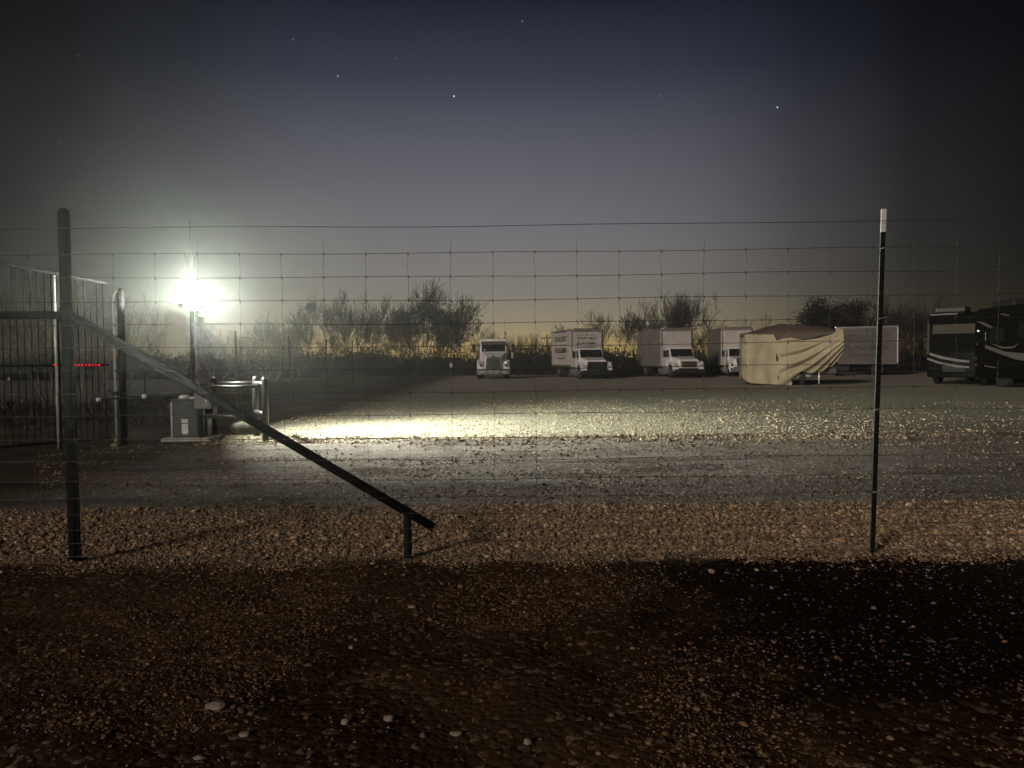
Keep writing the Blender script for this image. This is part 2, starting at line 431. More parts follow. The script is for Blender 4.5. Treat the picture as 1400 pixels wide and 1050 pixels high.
for (x, y, sx, sy, sz, lab) in (
    (-1.29, 3.27, .042, .03, .02, 'large flat pale stone in the dirt, biggest one below the left post'),
    (-.70, 3.12, .02, .015, .013, 'small round stone to the right of the big flat stone'),
    (-.53, 3.18, .021, .017, .016, 'upright wedge shaped stone near the bottom of the dirt'),
    (-1.08, 3.02, .022, .016, .011, 'flat stone just below and right of the big flat stone'),
    (-.24, 3.07, .023, .017, .011, 'rounded stone at bottom centre of the dirt'),
    (-1.19, 2.85, .023, .014, .011, 'long stone lowest of those under the big flat stone'),
    (.05, 2.98, .016, .014, .012, 'small pale stone farthest right of the loose stones'),
    (-.86, 4.0, .016, .013, .011, 'small stone midway up the dirt below the diagonal brace'),
    (-.62, 4.62, .026, .014, .009, 'thin flat stone near the foot of the short brace post')):
    tag(stone((x, y), (sx, sy, sz), lab, seed=int(abs(x * 1000))), lab, 'stone', SG)

# ------------------------------------------------------------------ near fence
FY = 5.74
fence = empty('woven_wire_fence', (0, FY, 0), 0, 'tall see-through woven wire fence with square mesh across the whole view', 'wire fence')
rows = [2.497, 2.30, 2.125, 1.95, 1.777, 1.605, 1.435, 1.266, 1.098, .92, .755, .61, .475, .35, .24, .14, .035]
def sag(x, i): return -.012 * math.sin((x + 3.33) / 6.08 * PI) ** 2 + .004 * math.sin(x * 2.3 + i * 1.7)
for i, z in enumerate(rows):
    r = .0021 if 0 < i < len(rows) - 1 else .0025
    for x0, x1 in ((-5.3, 5.5),):
        pts = [(x0 + (x1 - x0) * k / 72, .004 * math.sin(k * 1.9 + i), z + sag(x0 + (x1 - x0) * k / 72, i)) for k in range(73)]
        MB().tube(pts, r, 5).build('line_wire', M['wire'], fence, smooth=True)
sx = -1.393 - .3135 * 12
j = 0
while sx < 5.5:
    b = MB(); pts = []
    top = rows[1] + (.1 if j % 3 == 0 else .0)
    kk = 70
    for q in range(kk + 1):
        z = .03 + (top - .03) * q / kk
        pts.append((sx + .004 * math.sin(z * 17 + j * 2.1) + .003 * math.sin(z * 5 + j), -.004, z + sag(sx, 3)))
    b.tube(pts, .00105, 4)
    for i, z in enumerate(rows[1:]):
        zz = z + sag(sx, i + 1)
        b.tube([(sx - .006, -.003, zz + .009), (sx + .002, -.005, zz), (sx + .005, -.003, zz - .016)], .0031, 5)
    b.build('stay_wire', M['wire'], fence, smooth=True)
    sx += .3135; j += 1

brace = empty('braced_corner_post', (-3.34, FY, 0), 0, 'tall dark steel pipe post with a diagonal brace down to a short post', 'fence post')
zg = float(height(-3.34, FY))
b = MB(); b.tube([(.01, .05, zg - .2), (0, .05, 1.3), (-.005, .05, 2.6), (-.005, .05, 2.635), (-.005, .05, 2.65)], [.043, .042, .041, .036, .02], 18)
b.build('post', M['pipe'], brace, smooth=True)
MB().tube([(-.03, .05, 1.855), (-2.3, .05, 1.87)], .03, 14).build('rail', M['pipe'], brace, smooth=True)
MB().tube([(.03, .05, 1.85), (1.35, .05, 1.06), (2.735, .05, .225)], .034, 14).build('brace', M['pipe'], brace, smooth=True)
MB().tube([(2.54, .05, -.15), (2.535, .05, .325)], .03, 14).build('short_post', M['pipe'], brace, smooth=True)
MB().tube([(-.046, .05, 1.80), (-.046, .05, 1.91)], .01, 8).build('weld_plate', M['pipe'], brace)

tp = empty('steel_t_post', (2.715, FY + .03, 0), 0, 'slim dark studded steel T post with a white painted tip', 'fence post')
def tshape(z0, z1, x0, x1, w, name, m):
    b = MB()
    pts = []
    poly = [(-w / 2, -.004), (w / 2, -.004), (w / 2, .004), (.005, .006), (.005, .036), (-.005, .036), (-.005, .006), (-w / 2, .004)]
    k = len(poly); vs = [(x + x0, y, z0) for x, y in poly] + [(x + x1, y, z1) for x, y in poly]
    b.add(vs, [tuple(range(k - 1, -1, -1)), tuple(range(k, 2 * k))] + [(i, (i + 1) % k, (i + 1) % k + k, i + k) for i in range(k)])
    q = z0 + .06
    while name == 'shaft' and q < z1 - .05:
        t = (q - z0) / (z1 - z0); xx = x0 + (x1 - x0) * t
        b.box(xx - .008, xx + .008, -.012, -.004, q, q + .018); q += .055
    return b.build(name, m, tp)
tshape(-.2, 2.42, -.008, .062, .036, 'shaft', M['tpost'])
tshape(2.4201, 2.59, .062, .067, .0365, 'painted_tip', M['tip'])
for z in (2.30, 1.777, 1.098, .475):
    xx = .07 * z / 2.5
    MB().tube([(xx - .034, -.012, z - .008), (xx, -.024, z), (xx + .034, -.012, z + .006)], .004, 6).build('wire_clip', M['bright'], tp)

# ------------------------------------------------------------------ gate, gate operator, guard, floodlight
HX, HY = -7.09, 13.8
ang = math.atan2(-2.8, -2.21)
gp = empty('gate_post', (HX + .08, HY, 0), 0, 'dark pipe gate post with rounded top and a bright tube on its left edge', 'gate post')
MB().tube([(0, .03, -.2), (0, .03, 2.7), (0, .03, 2.78), (0, .03, 2.82)], [.06, .06, .05, .02], 16).build('post', M['pipe'], gp, smooth=True)
MB().tube([(-.1, -.03, .1), (-.1, -.03, 2.55), (-.09, -.03, 2.68), (-.05, -.01, 2.76), (0, .02, 2.77)], .022, 10).build('edge_tube', M['bright'], gp, smooth=True)
MB().ball((-.1, -.05, .1), .035).build('hinge_knob', M['bright'], gp, smooth=True)
for z in (.9, 1.9): MB().box(-.13, .0, -.07, -.055, z, z + .07).build('hinge', M['pipe'], gp)

gate = empty('picket_gate', (HX - .1, HY - .05, 0), ang, 'tall dark metal gate leaf of thin pickets with a row of red lights', 'gate')
def gz(s): return 2.9 + .12 * s
MB().tube([(.02, 0, gz(0)), (3.5, 0, gz(3.5))], .028, 10).build('top_rail', M['pipe'], gate, smooth=True)
MB().tube([(.02, 0, .14), (3.5, 0, .14)], .025, 10).build('bottom_rail', M['pipe'], gate, smooth=True)
MB().tube([(.02, 0, 1.45), (3.5, 0, 1.45)], .018, 8).build('middle_rail', M['pipe'], gate, smooth=True)
b = MB(); s = .1
while s < 3.5:
    b.tube([(s, .012, .14), (s, .012, gz(s))], .0075, 6); s += .105
b.build('pickets', M['pipe'], gate)
MB().tube([(.86, -.0, .02), (.86, 0, gz(.86))], .032, 10).build('stile', M['pipe'], gate, smooth=True)
MB().tube([(.9, .045, .02), (.9, .045, gz(.86) - .03)], .02, 10).build('bright_edge', M['bright'], gate, smooth=True)
M['red_led'] = glow('red_marker', (1.0, .015, .02), 1.4)
for k in range(9):
    s_ = .2 + k * .056
    MB().ball((s_, .035, 1.45), (.013 + .006 * (k % 3 == 0), .013, .014), 8, 6).build('marker_light', M['red_led'], gate, smooth=True)
MB().ball((.93, .05, 1.46), (.022, .013, .012), 8, 6).build('marker_light', M['red_led'], gate, smooth=True)

op = empty('gate_operator', (-6.12, 14.55, 0), 0, 'dark swing gate operator cabinet with pale label on a concrete pad', 'gate operator')
MB().box(-.42, .48, -.32, .36, -.15, .075).build('concrete_pad', M['concrete'], op, .015)
MB().box(-.25, .24, -.2, .24, .076, .76).build('cabinet', M['opbox'], op, .02)
MB().box(-.27, .26, -.22, .26, .761, .8).build('lid', M['opbox'], op, .015)
MB().box(-.265, -.252, -.21, .2, .1, .75).build('edge_highlight', M['bright'], op)  # bright strip put along the left edge as its highlight
b = MB(); b.box(-.07, .05, -.206, -.201, .14, .33); b.build('label_plate', M['label'], op)
b = MB(); b.box(-.07, .05, -.206, -.201, .35, .42); b.build('label_plate', M['label'], op)
MB().lathe([(.1, .801), (.1, .84), (.07, .865), (.02, .87)], (-.1, 0, 0)).build('drive_hub', M['bright'], op, smooth=True)
MB().box(.05, .3, -.12, .02, .801, .825).build('hub_cover', M['bright'], op)
MB().tube([(-.1, 0, .86), (-.62, -.5, .86)], .022, 8).build('swing_arm', M['guard'], op, smooth=True)
MB().tube([(-.62, -.5, .87), (-1.12, -1.05, .84)], .018, 8).build('swing_arm', M['guard'], op, smooth=True)
MB().ball((-.62, -.5, .865), (.05, .05, .045)).build('arm_joint', M['bright'], op, smooth=True)
MB().ball((-1.14, -1.08, .84), .04).build('arm_joint', M['bright'], op, smooth=True)
MB().tube([(-.6, -.5, .9), (-.6, -.5, 1.3), (-.63, -.5, 1.36), (-.68, -.5, 1.37)], .012, 8).build('release_lever', M['guard'], op, smooth=True)
MB().box(.25, .46, -.05, .15, .5, .66).build('motor_cover', M['guard'], op, .02)
MB().box(.27, .38, -.1, .1, .08, .42).build('side_bracket', M['ebox'], op, .01)

guard = empty('pipe_guard', (-5.2, 14.7, 0), 0, 'low welded pipe guard rail with round capped posts beside the gate operator', 'guard rail')
def gpost(x, y, h=1.15):
    MB().tube([(x, y, -.2), (x, y, h), (x, y, h + .03), (x, y, h + .045)], [.06, .06, .045, .01], 16).build('post', M['guard'], guard, smooth=True)
PA, PB, PC, PD = (.66, -.6), (.12, .5), (-.62, -.35), (-.75, .6)
for p in (PA, PB, PD): gpost(*p)
gpost(PC[0], PC[1], 1.05)
def rail(p, q, z, r=.035): MB().tube([(p[0], p[1], z), (q[0], q[1], z)], r, 12).build('rail', M['guard'], guard, smooth=True)
rail(PA, PC, 1.02, .03); rail(PB, PD, 1.06); rail(PA, PB, 1.06, .045); rail(PA, PC, .47, .03); rail(PA, PB, .5, .045)
rail(PC, PD, 1.04, .03)
eb = empty('control_box', (-5.72, 14.22, .62), 0, 'small pale grey control box fixed to the pipe guard', 'control box')
MB().box(-.14, .14, -.09, .03, 0, .34).build('body', M['ebox'], eb, .01)
MB().box(-.13, .13, -.102, -.091, .02, .32).build('door', M['ebox'], eb, .006)
MB().box(.08, .1, -.112, -.103, .14, .19).build('latch', M['bright'], eb)
MB().tube([(0, -.03, .341), (0, -.03, .4)], .02, 8).build('conduit', M['bright'], eb, smooth=True)
tag(stone((-5.35, 15.6), (.34, .24, .2), '', 'boulder', 'rock', 5), 'rough pale boulder behind the pipe guard rail', 'boulder')
tag(stone((-6.95, 13.4), (.09, .06, .05), '', 'stone', 'rock', 15), 'fist sized stone on the dark soil left of the operator pad', 'stone')

LX, LY, LZ = -6.05, 15.1, 2.52
fl = empty('floodlight_pole', (-6.22, 14.98, 0), 0, 'thin pole carrying a blazing white floodlight beside the gate operator', 'floodlight')
MB().tube([(0, 0, -.2), (0, 0, 2.9)], [.045, .04], 12).build('pole', M['pole'], fl, smooth=True)
MB().tube([(0, 0, 2.9), (.02, 0, 3.6), (.0, 0, 4.25)], [.014, .011, .007], 8).build('whip_antenna', M['pole'], fl, smooth=True)
for a_, l_ in ((.3, .5), (2.6, .55), (1.2, .4)):
    MB().tube([(0, 0, 3.05), (math.cos(a_) * .12, -.05, 3.05 + l_)], .007, 6).build('antenna_rod', M['pole'], fl)
dirn = Vector((.9, .18, -.1)).normalized()
yy = Vector((0, 0, 1)).cross(dirn).normalized(); zz = dirn.cross(yy).normalized()
def panel(b, c, w, h, d0, d1):
    c = Vector(c)
    q = [c + yy * (sx_ * w / 2) + zz * (sz_ * h / 2) for sx_, sz_ in ((-1, -1), (1, -1), (1, 1), (-1, 1))]
    return b.hexa([p + dirn * d0 for p in q], [p + dirn * d1 for p in q])
lc = Vector((LX + 6.22, LY - 14.98, LZ))
panel(MB(), lc, .4, .3, -.1, -.012).build('lamp_housing', M['dark_plastic'], fl, .015)
M['led'] = glow('floodlight_lens', (.93, 1.0, .86), 60)
panel(MB(), lc, .36, .26, -.011, -.002).build('lamp_lens', M['led'], fl)
gc = Vector((-5.92 + 6.22, 14.5 - 14.98, 2.6))
MB().ball(tuple(gc), (.16, .13, .13), 18, 12).build('lamp_globe', M['led'], fl, smooth=True)
MB().tube([(0, 0, 2.6), tuple(gc)], .03, 8).build('globe_neck', M['dark_plastic'], fl)
MB().lathe([(.1, -.16), (.25, -.09), (.42, -.042), (.42, -.036), (.25, -.08), (.1, -.145)], tuple(gc + Vector((0, -.165, 0))), 'z', 36).build('added_cutoff_disc', M['dark_plastic'], fl, smooth=True)  # added disc under the globe, keeps its light off the near ground
b = MB(); b.tube([(0, 0, 2.6), tuple(lc - dirn * .1)], .02, 8); b.build('lamp_bracket', M['dark_plastic'], fl)

ld = bpy.data.lights.new('floodlight_beam', 'AREA'); ld.shape = 'RECTANGLE'; ld.size = .36; ld.size_y = .26
ld.energy = 1900; ld.spread = R(150); ld.color = (.97, 1.0, .88)
lo = bpy.data.objects.new('floodlight_beam', ld); COL.objects.link(lo)
lo.location = Vector((LX, LY, LZ)) + dirn * .02
lo.rotation_euler = dirn.to_track_quat('-Z', 'Y').to_euler()

td = bpy.data.lights.new('floodlight_throw', 'SPOT'); td.energy = 12500; td.spot_size = R(84); td.spot_blend = 1.0; td.shadow_soft_size = .12; td.color = (.96, 1.0, .86)
to = bpy.data.objects.new('floodlight_throw', td); COL.objects.link(to)
to.location = Vector((LX, LY, LZ)) + Vector((.9, .18, -.1)).normalized() * .12
to.rotation_euler = Vector((10.0, 4.0, -1.9)).to_track_quat('-Z', 'Y').to_euler()
gd = bpy.data.lights.new('floodlight_globe', 'POINT'); gd.shadow_soft_size = .015; gd.energy = 2100; gd.color = (.93, 1.0, .87)
go = bpy.data.objects.new('floodlight_globe', gd); COL.objects.link(go)
go.location = (-5.92, 14.5 - .165, 2.61)

# ------------------------------------------------------------------ lot boundary fence
bf = empty('boundary_fence', (-7.4, 20, 0), 0, 'thin post and wire fence running away along the left edge of the lot', 'wire fence')
for k in range(9):
    y = .7 + 5 * k
    MB().tube([(rng.uniform(-.03, .03), y, -.2), (rng.uniform(-.05, .05), y, 2.3)], .027, 8).build('post', M['bark'], bf)
for z in (.35, .8, 1.25, 1.7, 2.15):
    MB().tube([(0, .7 + 2.5 * k, z - .03 * (k % 2)) for k in range(17)], .006, 4).build('line_wire', M['wire'], bf)

# ------------------------------------------------------------------ lettering and emblems
def text_mesh(s, size, depth=.004, bold=0.0):
    cu = bpy.data.curves.new('lettering', 'FONT')
    cu.body = s; cu.size = size; cu.align_x = 'CENTER'; cu.align_y = 'CENTER'; cu.extrude = depth; cu.offset = bold
    o = bpy.data.objects.new('lettering', cu); COL.objects.link(o)
    dg = bpy.context.evaluated_depsgraph_get()
    me = bpy.data.meshes.new_from_object(o.evaluated_get(dg))
    bpy.data.objects.remove(o); bpy.data.curves.remove(cu)
    return me
def lettering(s, size, m, parent, loc, rot, width=None, bold=0.0):
    me = text_mesh(s, size, bold=bold)
    o = link('lettering', me, m, parent); o.location = loc; o.rotation_euler = rot
    if width:
        xs_ = [v.co.x for v in me.vertices]; k = width / (max(xs_) - min(xs_)); o.scale = (k, 1, 1)
    return o
def star(parent, r, loc, rot, m):
    vs = []
    for i in range(10):
        q = PI / 2 + i * PI / 5; k = r if i % 2 == 0 else r * .42
        vs.append((k * math.cos(q), k * math.sin(q), .004))
    vs += [(x, y, -.004) for x, y, z in vs]
    b = MB(); b.add(vs, [tuple(range(10)), tuple(range(19, 9, -1))] + [(i, (i + 1) % 10, (i + 1) % 10 + 10, i + 10) for i in range(10)])
    o = b.build('star_emblem', m, parent); o.location = loc; o.rotation_euler = rot; return o
def bar(parent, w, h, loc, rot, m, name='rule_line'):
    b = MB(); b.box(-w / 2, w / 2, -h / 2, h / 2, -.004, .004)
    o = b.build(name, m, parent); o.location = loc; o.rotation_euler = rot; return o
def company(parent, c, rot, w, ink):
    # star over two rules, then three lines of lettering; local x/y of the sign plane
    E = Matrix.Rotation(rot[2], 4, 'Z') @ Matrix.Rotation(rot[1], 4, 'Y') @ Matrix.Rotation(rot[0], 4, 'X')
    def P(x, y): return Vector(c) + (E @ Vector((x, y, 0)))
    star(parent, w * .07, P(0, w * .31), rot, ink)
    bar(parent, w * .34, w * .016, P(-w * .28, w * .295), rot, ink); bar(parent, w * .34, w * .016, P(w * .28, w * .295), rot, ink)
    lettering('TEXAS BEST', w * .15, ink, parent, P(0, w * .14), rot, w, .003 * w)
    bar(parent, w * .4, w * .012, P(-w * .26, w * .02), rot, ink); bar(parent, w * .4, w * .012, P(w * .26, w * .02), rot, ink)
    lettering('FIL.PALS.AMBRA', w * .15, ink, parent, P(0, -w * .1), rot, w * .95, .005 * w)
    for k in (.12, .22, .32): star(parent, w * .025, P(w * k, -w * .215), rot, ink)
    bar(parent, w * .74, w * .02, P(w * .02, -w * .265), rot, ink)

# ------------------------------------------------------------------ wheels
def wheel(parent, x, y, r=.48, w=.28, name='wheel'):
    e = MB(); s_ = -1 if x < 0 else 1
    e.lathe([(r * .6, -w / 2), (r * .93, -w / 2), (r, -w * .36), (r, w * .36), (r * .93, w / 2), (r * .6, w / 2)], (x, y, r), 'x', 24)
    t = e.build(name, M['rubber'], parent, smooth=False)
    xo = x + s_ * (w / 2 - .02)
    q = MB(); q.lathe([(r * .6, -s_ * .04), (r * .58, s_ * .035), (r * .3, -s_ * .03), (r * .26, s_ * .05), (r * .1, s_ * .06)], (xo, y, r), 'x', 20)
    q.build('rim', M['rim'], t, smooth=False)
    return t

# ------------------------------------------------------------------ box truck
def box_truck(loc, rz, label, group, box_side, style, boxlen=6.0, letter=None, top=3.63, cab_shift=0.0):
    t = empty('box_truck', loc, rz, label, 'box truck', group)
    W = M['cab_white']
    # hood with a sloping nose
    b = MB(); b.hexa([(-.74, .12, .72), (.74, .12, .72), (.86, 1.35, .75), (-.86, 1.35, .75)], [(-.72, .16, 1.33), (.72, .16, 1.33), (.84, 1.35, 1.52), (-.84, 1.35, 1.52)])
    hood = b.build('hood', W, t, .06)
    # fenders
    for s_ in (-1, 1):
        arch = [(.1, .5), (.12, 1.0), (.3, 1.17), (.9, 1.24), (1.35, 1.2), (1.42, .6)] + [(.9 + .56 * math.cos(a), .5 + .56 * math.sin(a)) for a in [R(12), R(45), R(90), R(135), R(168)]]
        f = MB(); f.prism_x(arch, *sorted((s_ * .74, s_ * 1.13)))
        fe = f.build('fender', W, t, .03)
        h = MB(); h.box(*sorted((s_ * .8, s_ * 1.08)), .085, .13, .78, .98); hl = h.build('headlight', M['lamp_glass'], t, .02)
        h = MB(); h.box(*sorted((s_ * 1.0, s_ * 1.09)), .08, .12, 1.0, 1.06); h.build('turn_signal', M['amber'], t)
        wheel(t, s_ * .98, .9)
        d = MB(); d.box(*sorted((s_ * .9, s_ * .925)), 1.5, 2.3, .75, 1.5); dd = d.build('door', W, t, .02)
        MB().box(*sorted((s_ * .926, s_ * .95)), 2.1, 2.22, 1.35, 1.39).build('handle', M['dark_plastic'], dd)
        g = MB(); g.hexa([(s_ * .9, 1.55, 1.52), (s_ * .922, 1.55, 1.52), (s_ * .922, 2.25, 1.52), (s_ * .9, 2.25, 1.52)], [(s_ * .885, 1.78, 2.05), (s_ * .905, 1.78, 2.05), (s_ * .905, 2.25, 2.05), (s_ * .885, 2.25, 2.05)])
        g.build('side_window', M['glass'], dd)
        m_ = MB(); m_.box(*sorted((s_ * 1.16, s_ * 1.38)), 1.5, 1.58, 1.5, 1.98); mi = m_.build('mirror', M['dark_plastic'], t, .02)
        MB().tube([(s_ * .92, 1.6, 1.9), (s_ * 1.2, 1.56, 1.9)], .018, 6).build('mirror_arm', M['dark_plastic'], mi)
        MB().tube([(s_ * .92, 1.6, 1.54), (s_ * 1.2, 1.56, 1.56)], .018, 6).build('mirror_arm', M['dark_plastic'], mi)
    # cab
    cab = MB(); cab.prism_x([(1.36, .7), (1.36, 1.5), (1.72, 2.1), (1.85, 2.2), (2.4, 2.22), (2.4, .7)], -.9, .9)
    cab = cab.build('cab', W, t, .05)
    w = MB(); w.hexa([(-.84, 1.36, 1.53), (.84, 1.36, 1.53), (.84, 1.40, 1.53), (-.84, 1.40, 1.53)], [(-.8, 1.69, 2.09), (.8, 1.69, 2.09), (.8, 1.73, 2.09), (-.8, 1.73, 2.09)])
    w.build('windshield', M['glass'], t)
    for s_ in (-.45, .3): MB().tube([(s_, 1.345, 1.55), (s_ + .35, 1.47, 1.74)], .012, 5).build('wiper', M['dark_plastic'], t)
    if style == 'black':
        g = MB(); g.hexa([(-.78, .02, .38), (.78, .02, .38), (.78, .11, .38), (-.78, .11, .38)], [(-.7, .06, 1.22), (.7, .06, 1.22), (.7, .115, 1.22), (-.7, .115, 1.22)])
        gr = g.build('grille', M['dark_plastic'], t, .03)
        b = MB()
        for k in range(7): b.box(-.66, .66, .008 + .004 * k, .03 + .004 * k, .62 + k * .08, .65 + k * .08)
        b.build('grille_bars', M['chassis'], gr)
        MB().box(-1.12, 1.12, -.05, .09, .3, .62).build('bumper', M['dark_plastic'], t, .03)
    elif style == 'white':
        g = MB(); g.box(-.72, .72, .06, .118, .7, 1.3); g.build('nose_panel', W, t, .03)
        g = MB(); g.box(-.58, .58, .03, .058, .76, 1.2); gr = g.build('grille', M['rv_stripe'], t, .01)
        b = MB()
        for k in range(6): b.box(-.55, .55, .018, .03, .8 + k * .065, .825 + k * .065)
        b.box(-.2, -.17, .016, .03, .77, 1.19)
        b.build('grille_bars', M['chassis'], gr)
        lettering('GMC', .15, M['ink_red'], gr, (.1, .012, .96), (PI / 2, 0, 0), .42, .006)
        MB().box(-1.12, 1.12, -.12, .05, .34, .64).build('bumper', M['dark_plastic'], t, .03)
        for s_ in (-1, 1):
            for q in (.83, .97): MB().box(s_ * q - .055, s_ * q + .055, .07, .1, .79, .9).build('headlight', M['lamp_glass'], t, .01)
    else:
        g = MB(); g.prism_y([(-.5, .62), (.5, .62), (.6, 1.3), (.4, 1.4), (-.4, 1.4), (-.6, 1.3)], .04, .118)
        gr = g.build('grille', M['chrome'], t, .03)
        b = MB()
        for k in range(9): b.box(-.44, .44, .02, .038, .68 + k * .07, .71 + k * .07)
        b.build('grille_bars', M['dark_plastic'], gr)
        MB().box(-1.12, 1.12, -.1, .05, .34, .66).build('bumper', M['alu'], t, .04)
        for s_ in (-1, 1): MB().ball((s_ * .93, .09, .88), (.13, .05, .1)).build('headlight', M['chrome'], t, smooth=True)
    MB().tube([(-.62, .3, 1.36), (-.62, .28, 1.62)], .012, 6).build('marker_rod', M['bright'], t)
    # chassis
    c = MB()
    for s_ in (-1, 1): c.box(s_ * .42 - .05, s_ * .42 + .05, .3, 2.7 + boxlen, .5, .72)
    for k in range(5): c.box(-.4, .4, 2.6 + k * boxlen / 5, 2.7 + k * boxlen / 5, .52, .7)
    c.build('chassis', M['chassis'], t)
    MB().lathe([(.26, 0), (.28, .03), (.28, .95), (.26, .98)], (-.8, 2.7, .5), 'y', 18).build('fuel_tank', M['rim'], t)
    MB().box(.55, 1.05, 2.7, 3.5, .32, .72).build('battery_box', M['chassis'], t, .02)
    ya = 2.6 + boxlen * .66
    for s_ in (-1, 1):
        wheel(t, s_ * .98, ya, .48, .26); wheel(t, s_ * .68, ya, .48, .24)
        MB().box(s_ * .95 - .24, s_ * .95 + .24, ya + .62, ya + .64, .25, .85).build('mud_flap', M['rubber'], t)
    MB().tube([(-1, ya, .48), (1, ya, .48)], .09, 8).build('axle', M['chassis'], t)
    # cargo box
    y0, y1, z0, hw = 2.55, 2.55 + boxlen, .82, 1.19
    cb = MB(); cb.box(-hw, hw, y0, y1, z0, top); cb = cb.build('cargo_box', M['box_white'], t)
    for s_ in (-1, 1):
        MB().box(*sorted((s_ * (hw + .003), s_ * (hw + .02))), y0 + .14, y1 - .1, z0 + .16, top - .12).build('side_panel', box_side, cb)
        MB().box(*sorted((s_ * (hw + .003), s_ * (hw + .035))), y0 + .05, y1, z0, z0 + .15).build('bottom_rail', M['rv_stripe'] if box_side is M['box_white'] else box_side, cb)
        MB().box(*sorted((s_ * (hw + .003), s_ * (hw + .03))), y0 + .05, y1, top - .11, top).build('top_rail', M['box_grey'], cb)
        MB().box(*sorted((s_ * (hw - .08), s_ * (hw + .045))), y0 - .05, y0 - .003, z0 + .02, top - .2).build('corner_post', M['alu'] if s_ < 0 else M['rv_stripe'], cb, .02)
        rl = MB(); rl.box(*sorted((s_ * .98, s_ * 1.1)), y1 + .02, y1 + .05, .62, .76); rl.build('tail_light', M['red_lens'], t)
        for yk in (y0 + .3, y1 - .3): MB().box(*sorted((s_ * (hw + .036), s_ * (hw + .05))), yk - .05, yk + .05, z0 + .05, z0 + .09).build('side_marker', M['amber'], cb)
    MB().box(-hw - .02, hw + .02, y0 - .09, y0 - .003, top - .2, top - .06).build('front_band', M['box_grey'], cb, .02)
    MB().box(-hw + .12, hw - .12, y0 - .11, y0 + .04, top - .055, top + .04).build('roof_cap', M['alu'], cb, .025)
    MB().box(-hw + .1, hw - .1, y0 - .03, y0 - .003, z0 + .1, top - .21).build('front_panel', M['box_white'], cb)
    b = MB()
    for k in range(3): b.box(-hw + .06, hw - .06, y1 + .003, y1 + .02, z0 + .1 + k * .88, z0 + .95 + k * .88)
    b.build('rear_door', M['box_dim'], cb)
    for q in (-.5, -.25, 0, .25, .5): MB().ball((q, y0 - .1, top - .13), .03, 8, 6).build('marker_light', M['amber'], cb)
    if letter == 'all':
        company(cb, (-.02, y0 - .037, 2.72), (PI / 2, 0, 0), 1.55, M['ink'])
        bar(cb, 1.7, .07, (-.05, y0 - .037, 2.23), (PI / 2, 0, 0), M['rv_stripe'])
    if letter in ('all', 'side'):
        w_ = 3.6 if letter == 'all' else 3.25
        for s_ in (-1, 1):
            company(cb, (s_ * (hw + .026), (y0 + y1) / 2, 2.42), (PI / 2, 0, s_ * PI / 2), w_, M['ink'])
    return t

G5 = 'white box trucks parked across the lot'
box_truck((6.02, 54.2, 0), R(-11) * -1, 'white box truck with a wide black grille and dark lettering over its cab', G5, M['box_white'], 'black', 6.0, 'all')
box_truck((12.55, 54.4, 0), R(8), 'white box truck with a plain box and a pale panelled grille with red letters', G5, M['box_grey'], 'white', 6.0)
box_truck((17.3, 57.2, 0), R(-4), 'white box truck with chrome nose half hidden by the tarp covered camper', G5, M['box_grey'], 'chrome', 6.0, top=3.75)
box_truck((23.3, 61.6, 0), R(-118), 'dim box truck seen side-on with star and lettering, behind the T post', G5, M['box_dim'], 'black', 4.3, 'side', top=3.7)

# ------------------------------------------------------------------ tractor unit
tr = empty('semi_tractor', (-1.36, 56, 0), R(1), 'white long-nose semi tractor with tall chrome grille and no trailer', 'semi truck')
W = M['cab_white']
MB().hexa([(-.72, .2, .6), (.72, .2, .6), (.98, 1.7, .7), (-.98, 1.7, .7)], [(-.56, .24, 1.62), (.56, .24, 1.62), (.96, 1.7, 2.0), (-.96, 1.7, 2.0)]).build('hood', W, tr, .08)
g = MB(); g.prism_y([(-.64, .6), (.64, .6), (.54, 1.52), (.42, 1.62), (-.42, 1.62), (-.54, 1.52)], .1, .2); gs = g.build('grille', M['chrome'], tr, .03)
g = MB(); g.prism_y([(-.55, .68), (.55, .68), (.46, 1.5), (-.46, 1.5)], .085, .098); g.build('grille_screen', M['dark_plastic'], gs)
b = MB()
for k in range(-4, 5): b.box(k * .115 - .014 - .01 * (k == 0), k * .115 + .014 + .01 * (k == 0), .06, .084, .68, 1.5)
b.build('grille_bars', M['chrome'], gs)
MB().box(-.1, .1, .05, .12, 1.62, 1.72).build('badge', M['dark_plastic'], tr, .02)
MB().prism_x([(-.02, .34), (-.02, .72), (.2, .72), (.2, .34)], -1.22, 1.22).build('bumper', M['chrome'], tr, .05)
MB().box(-.35, .35, -.035, -.022, .42, .6).build('tow_plate', M['rim'], tr)
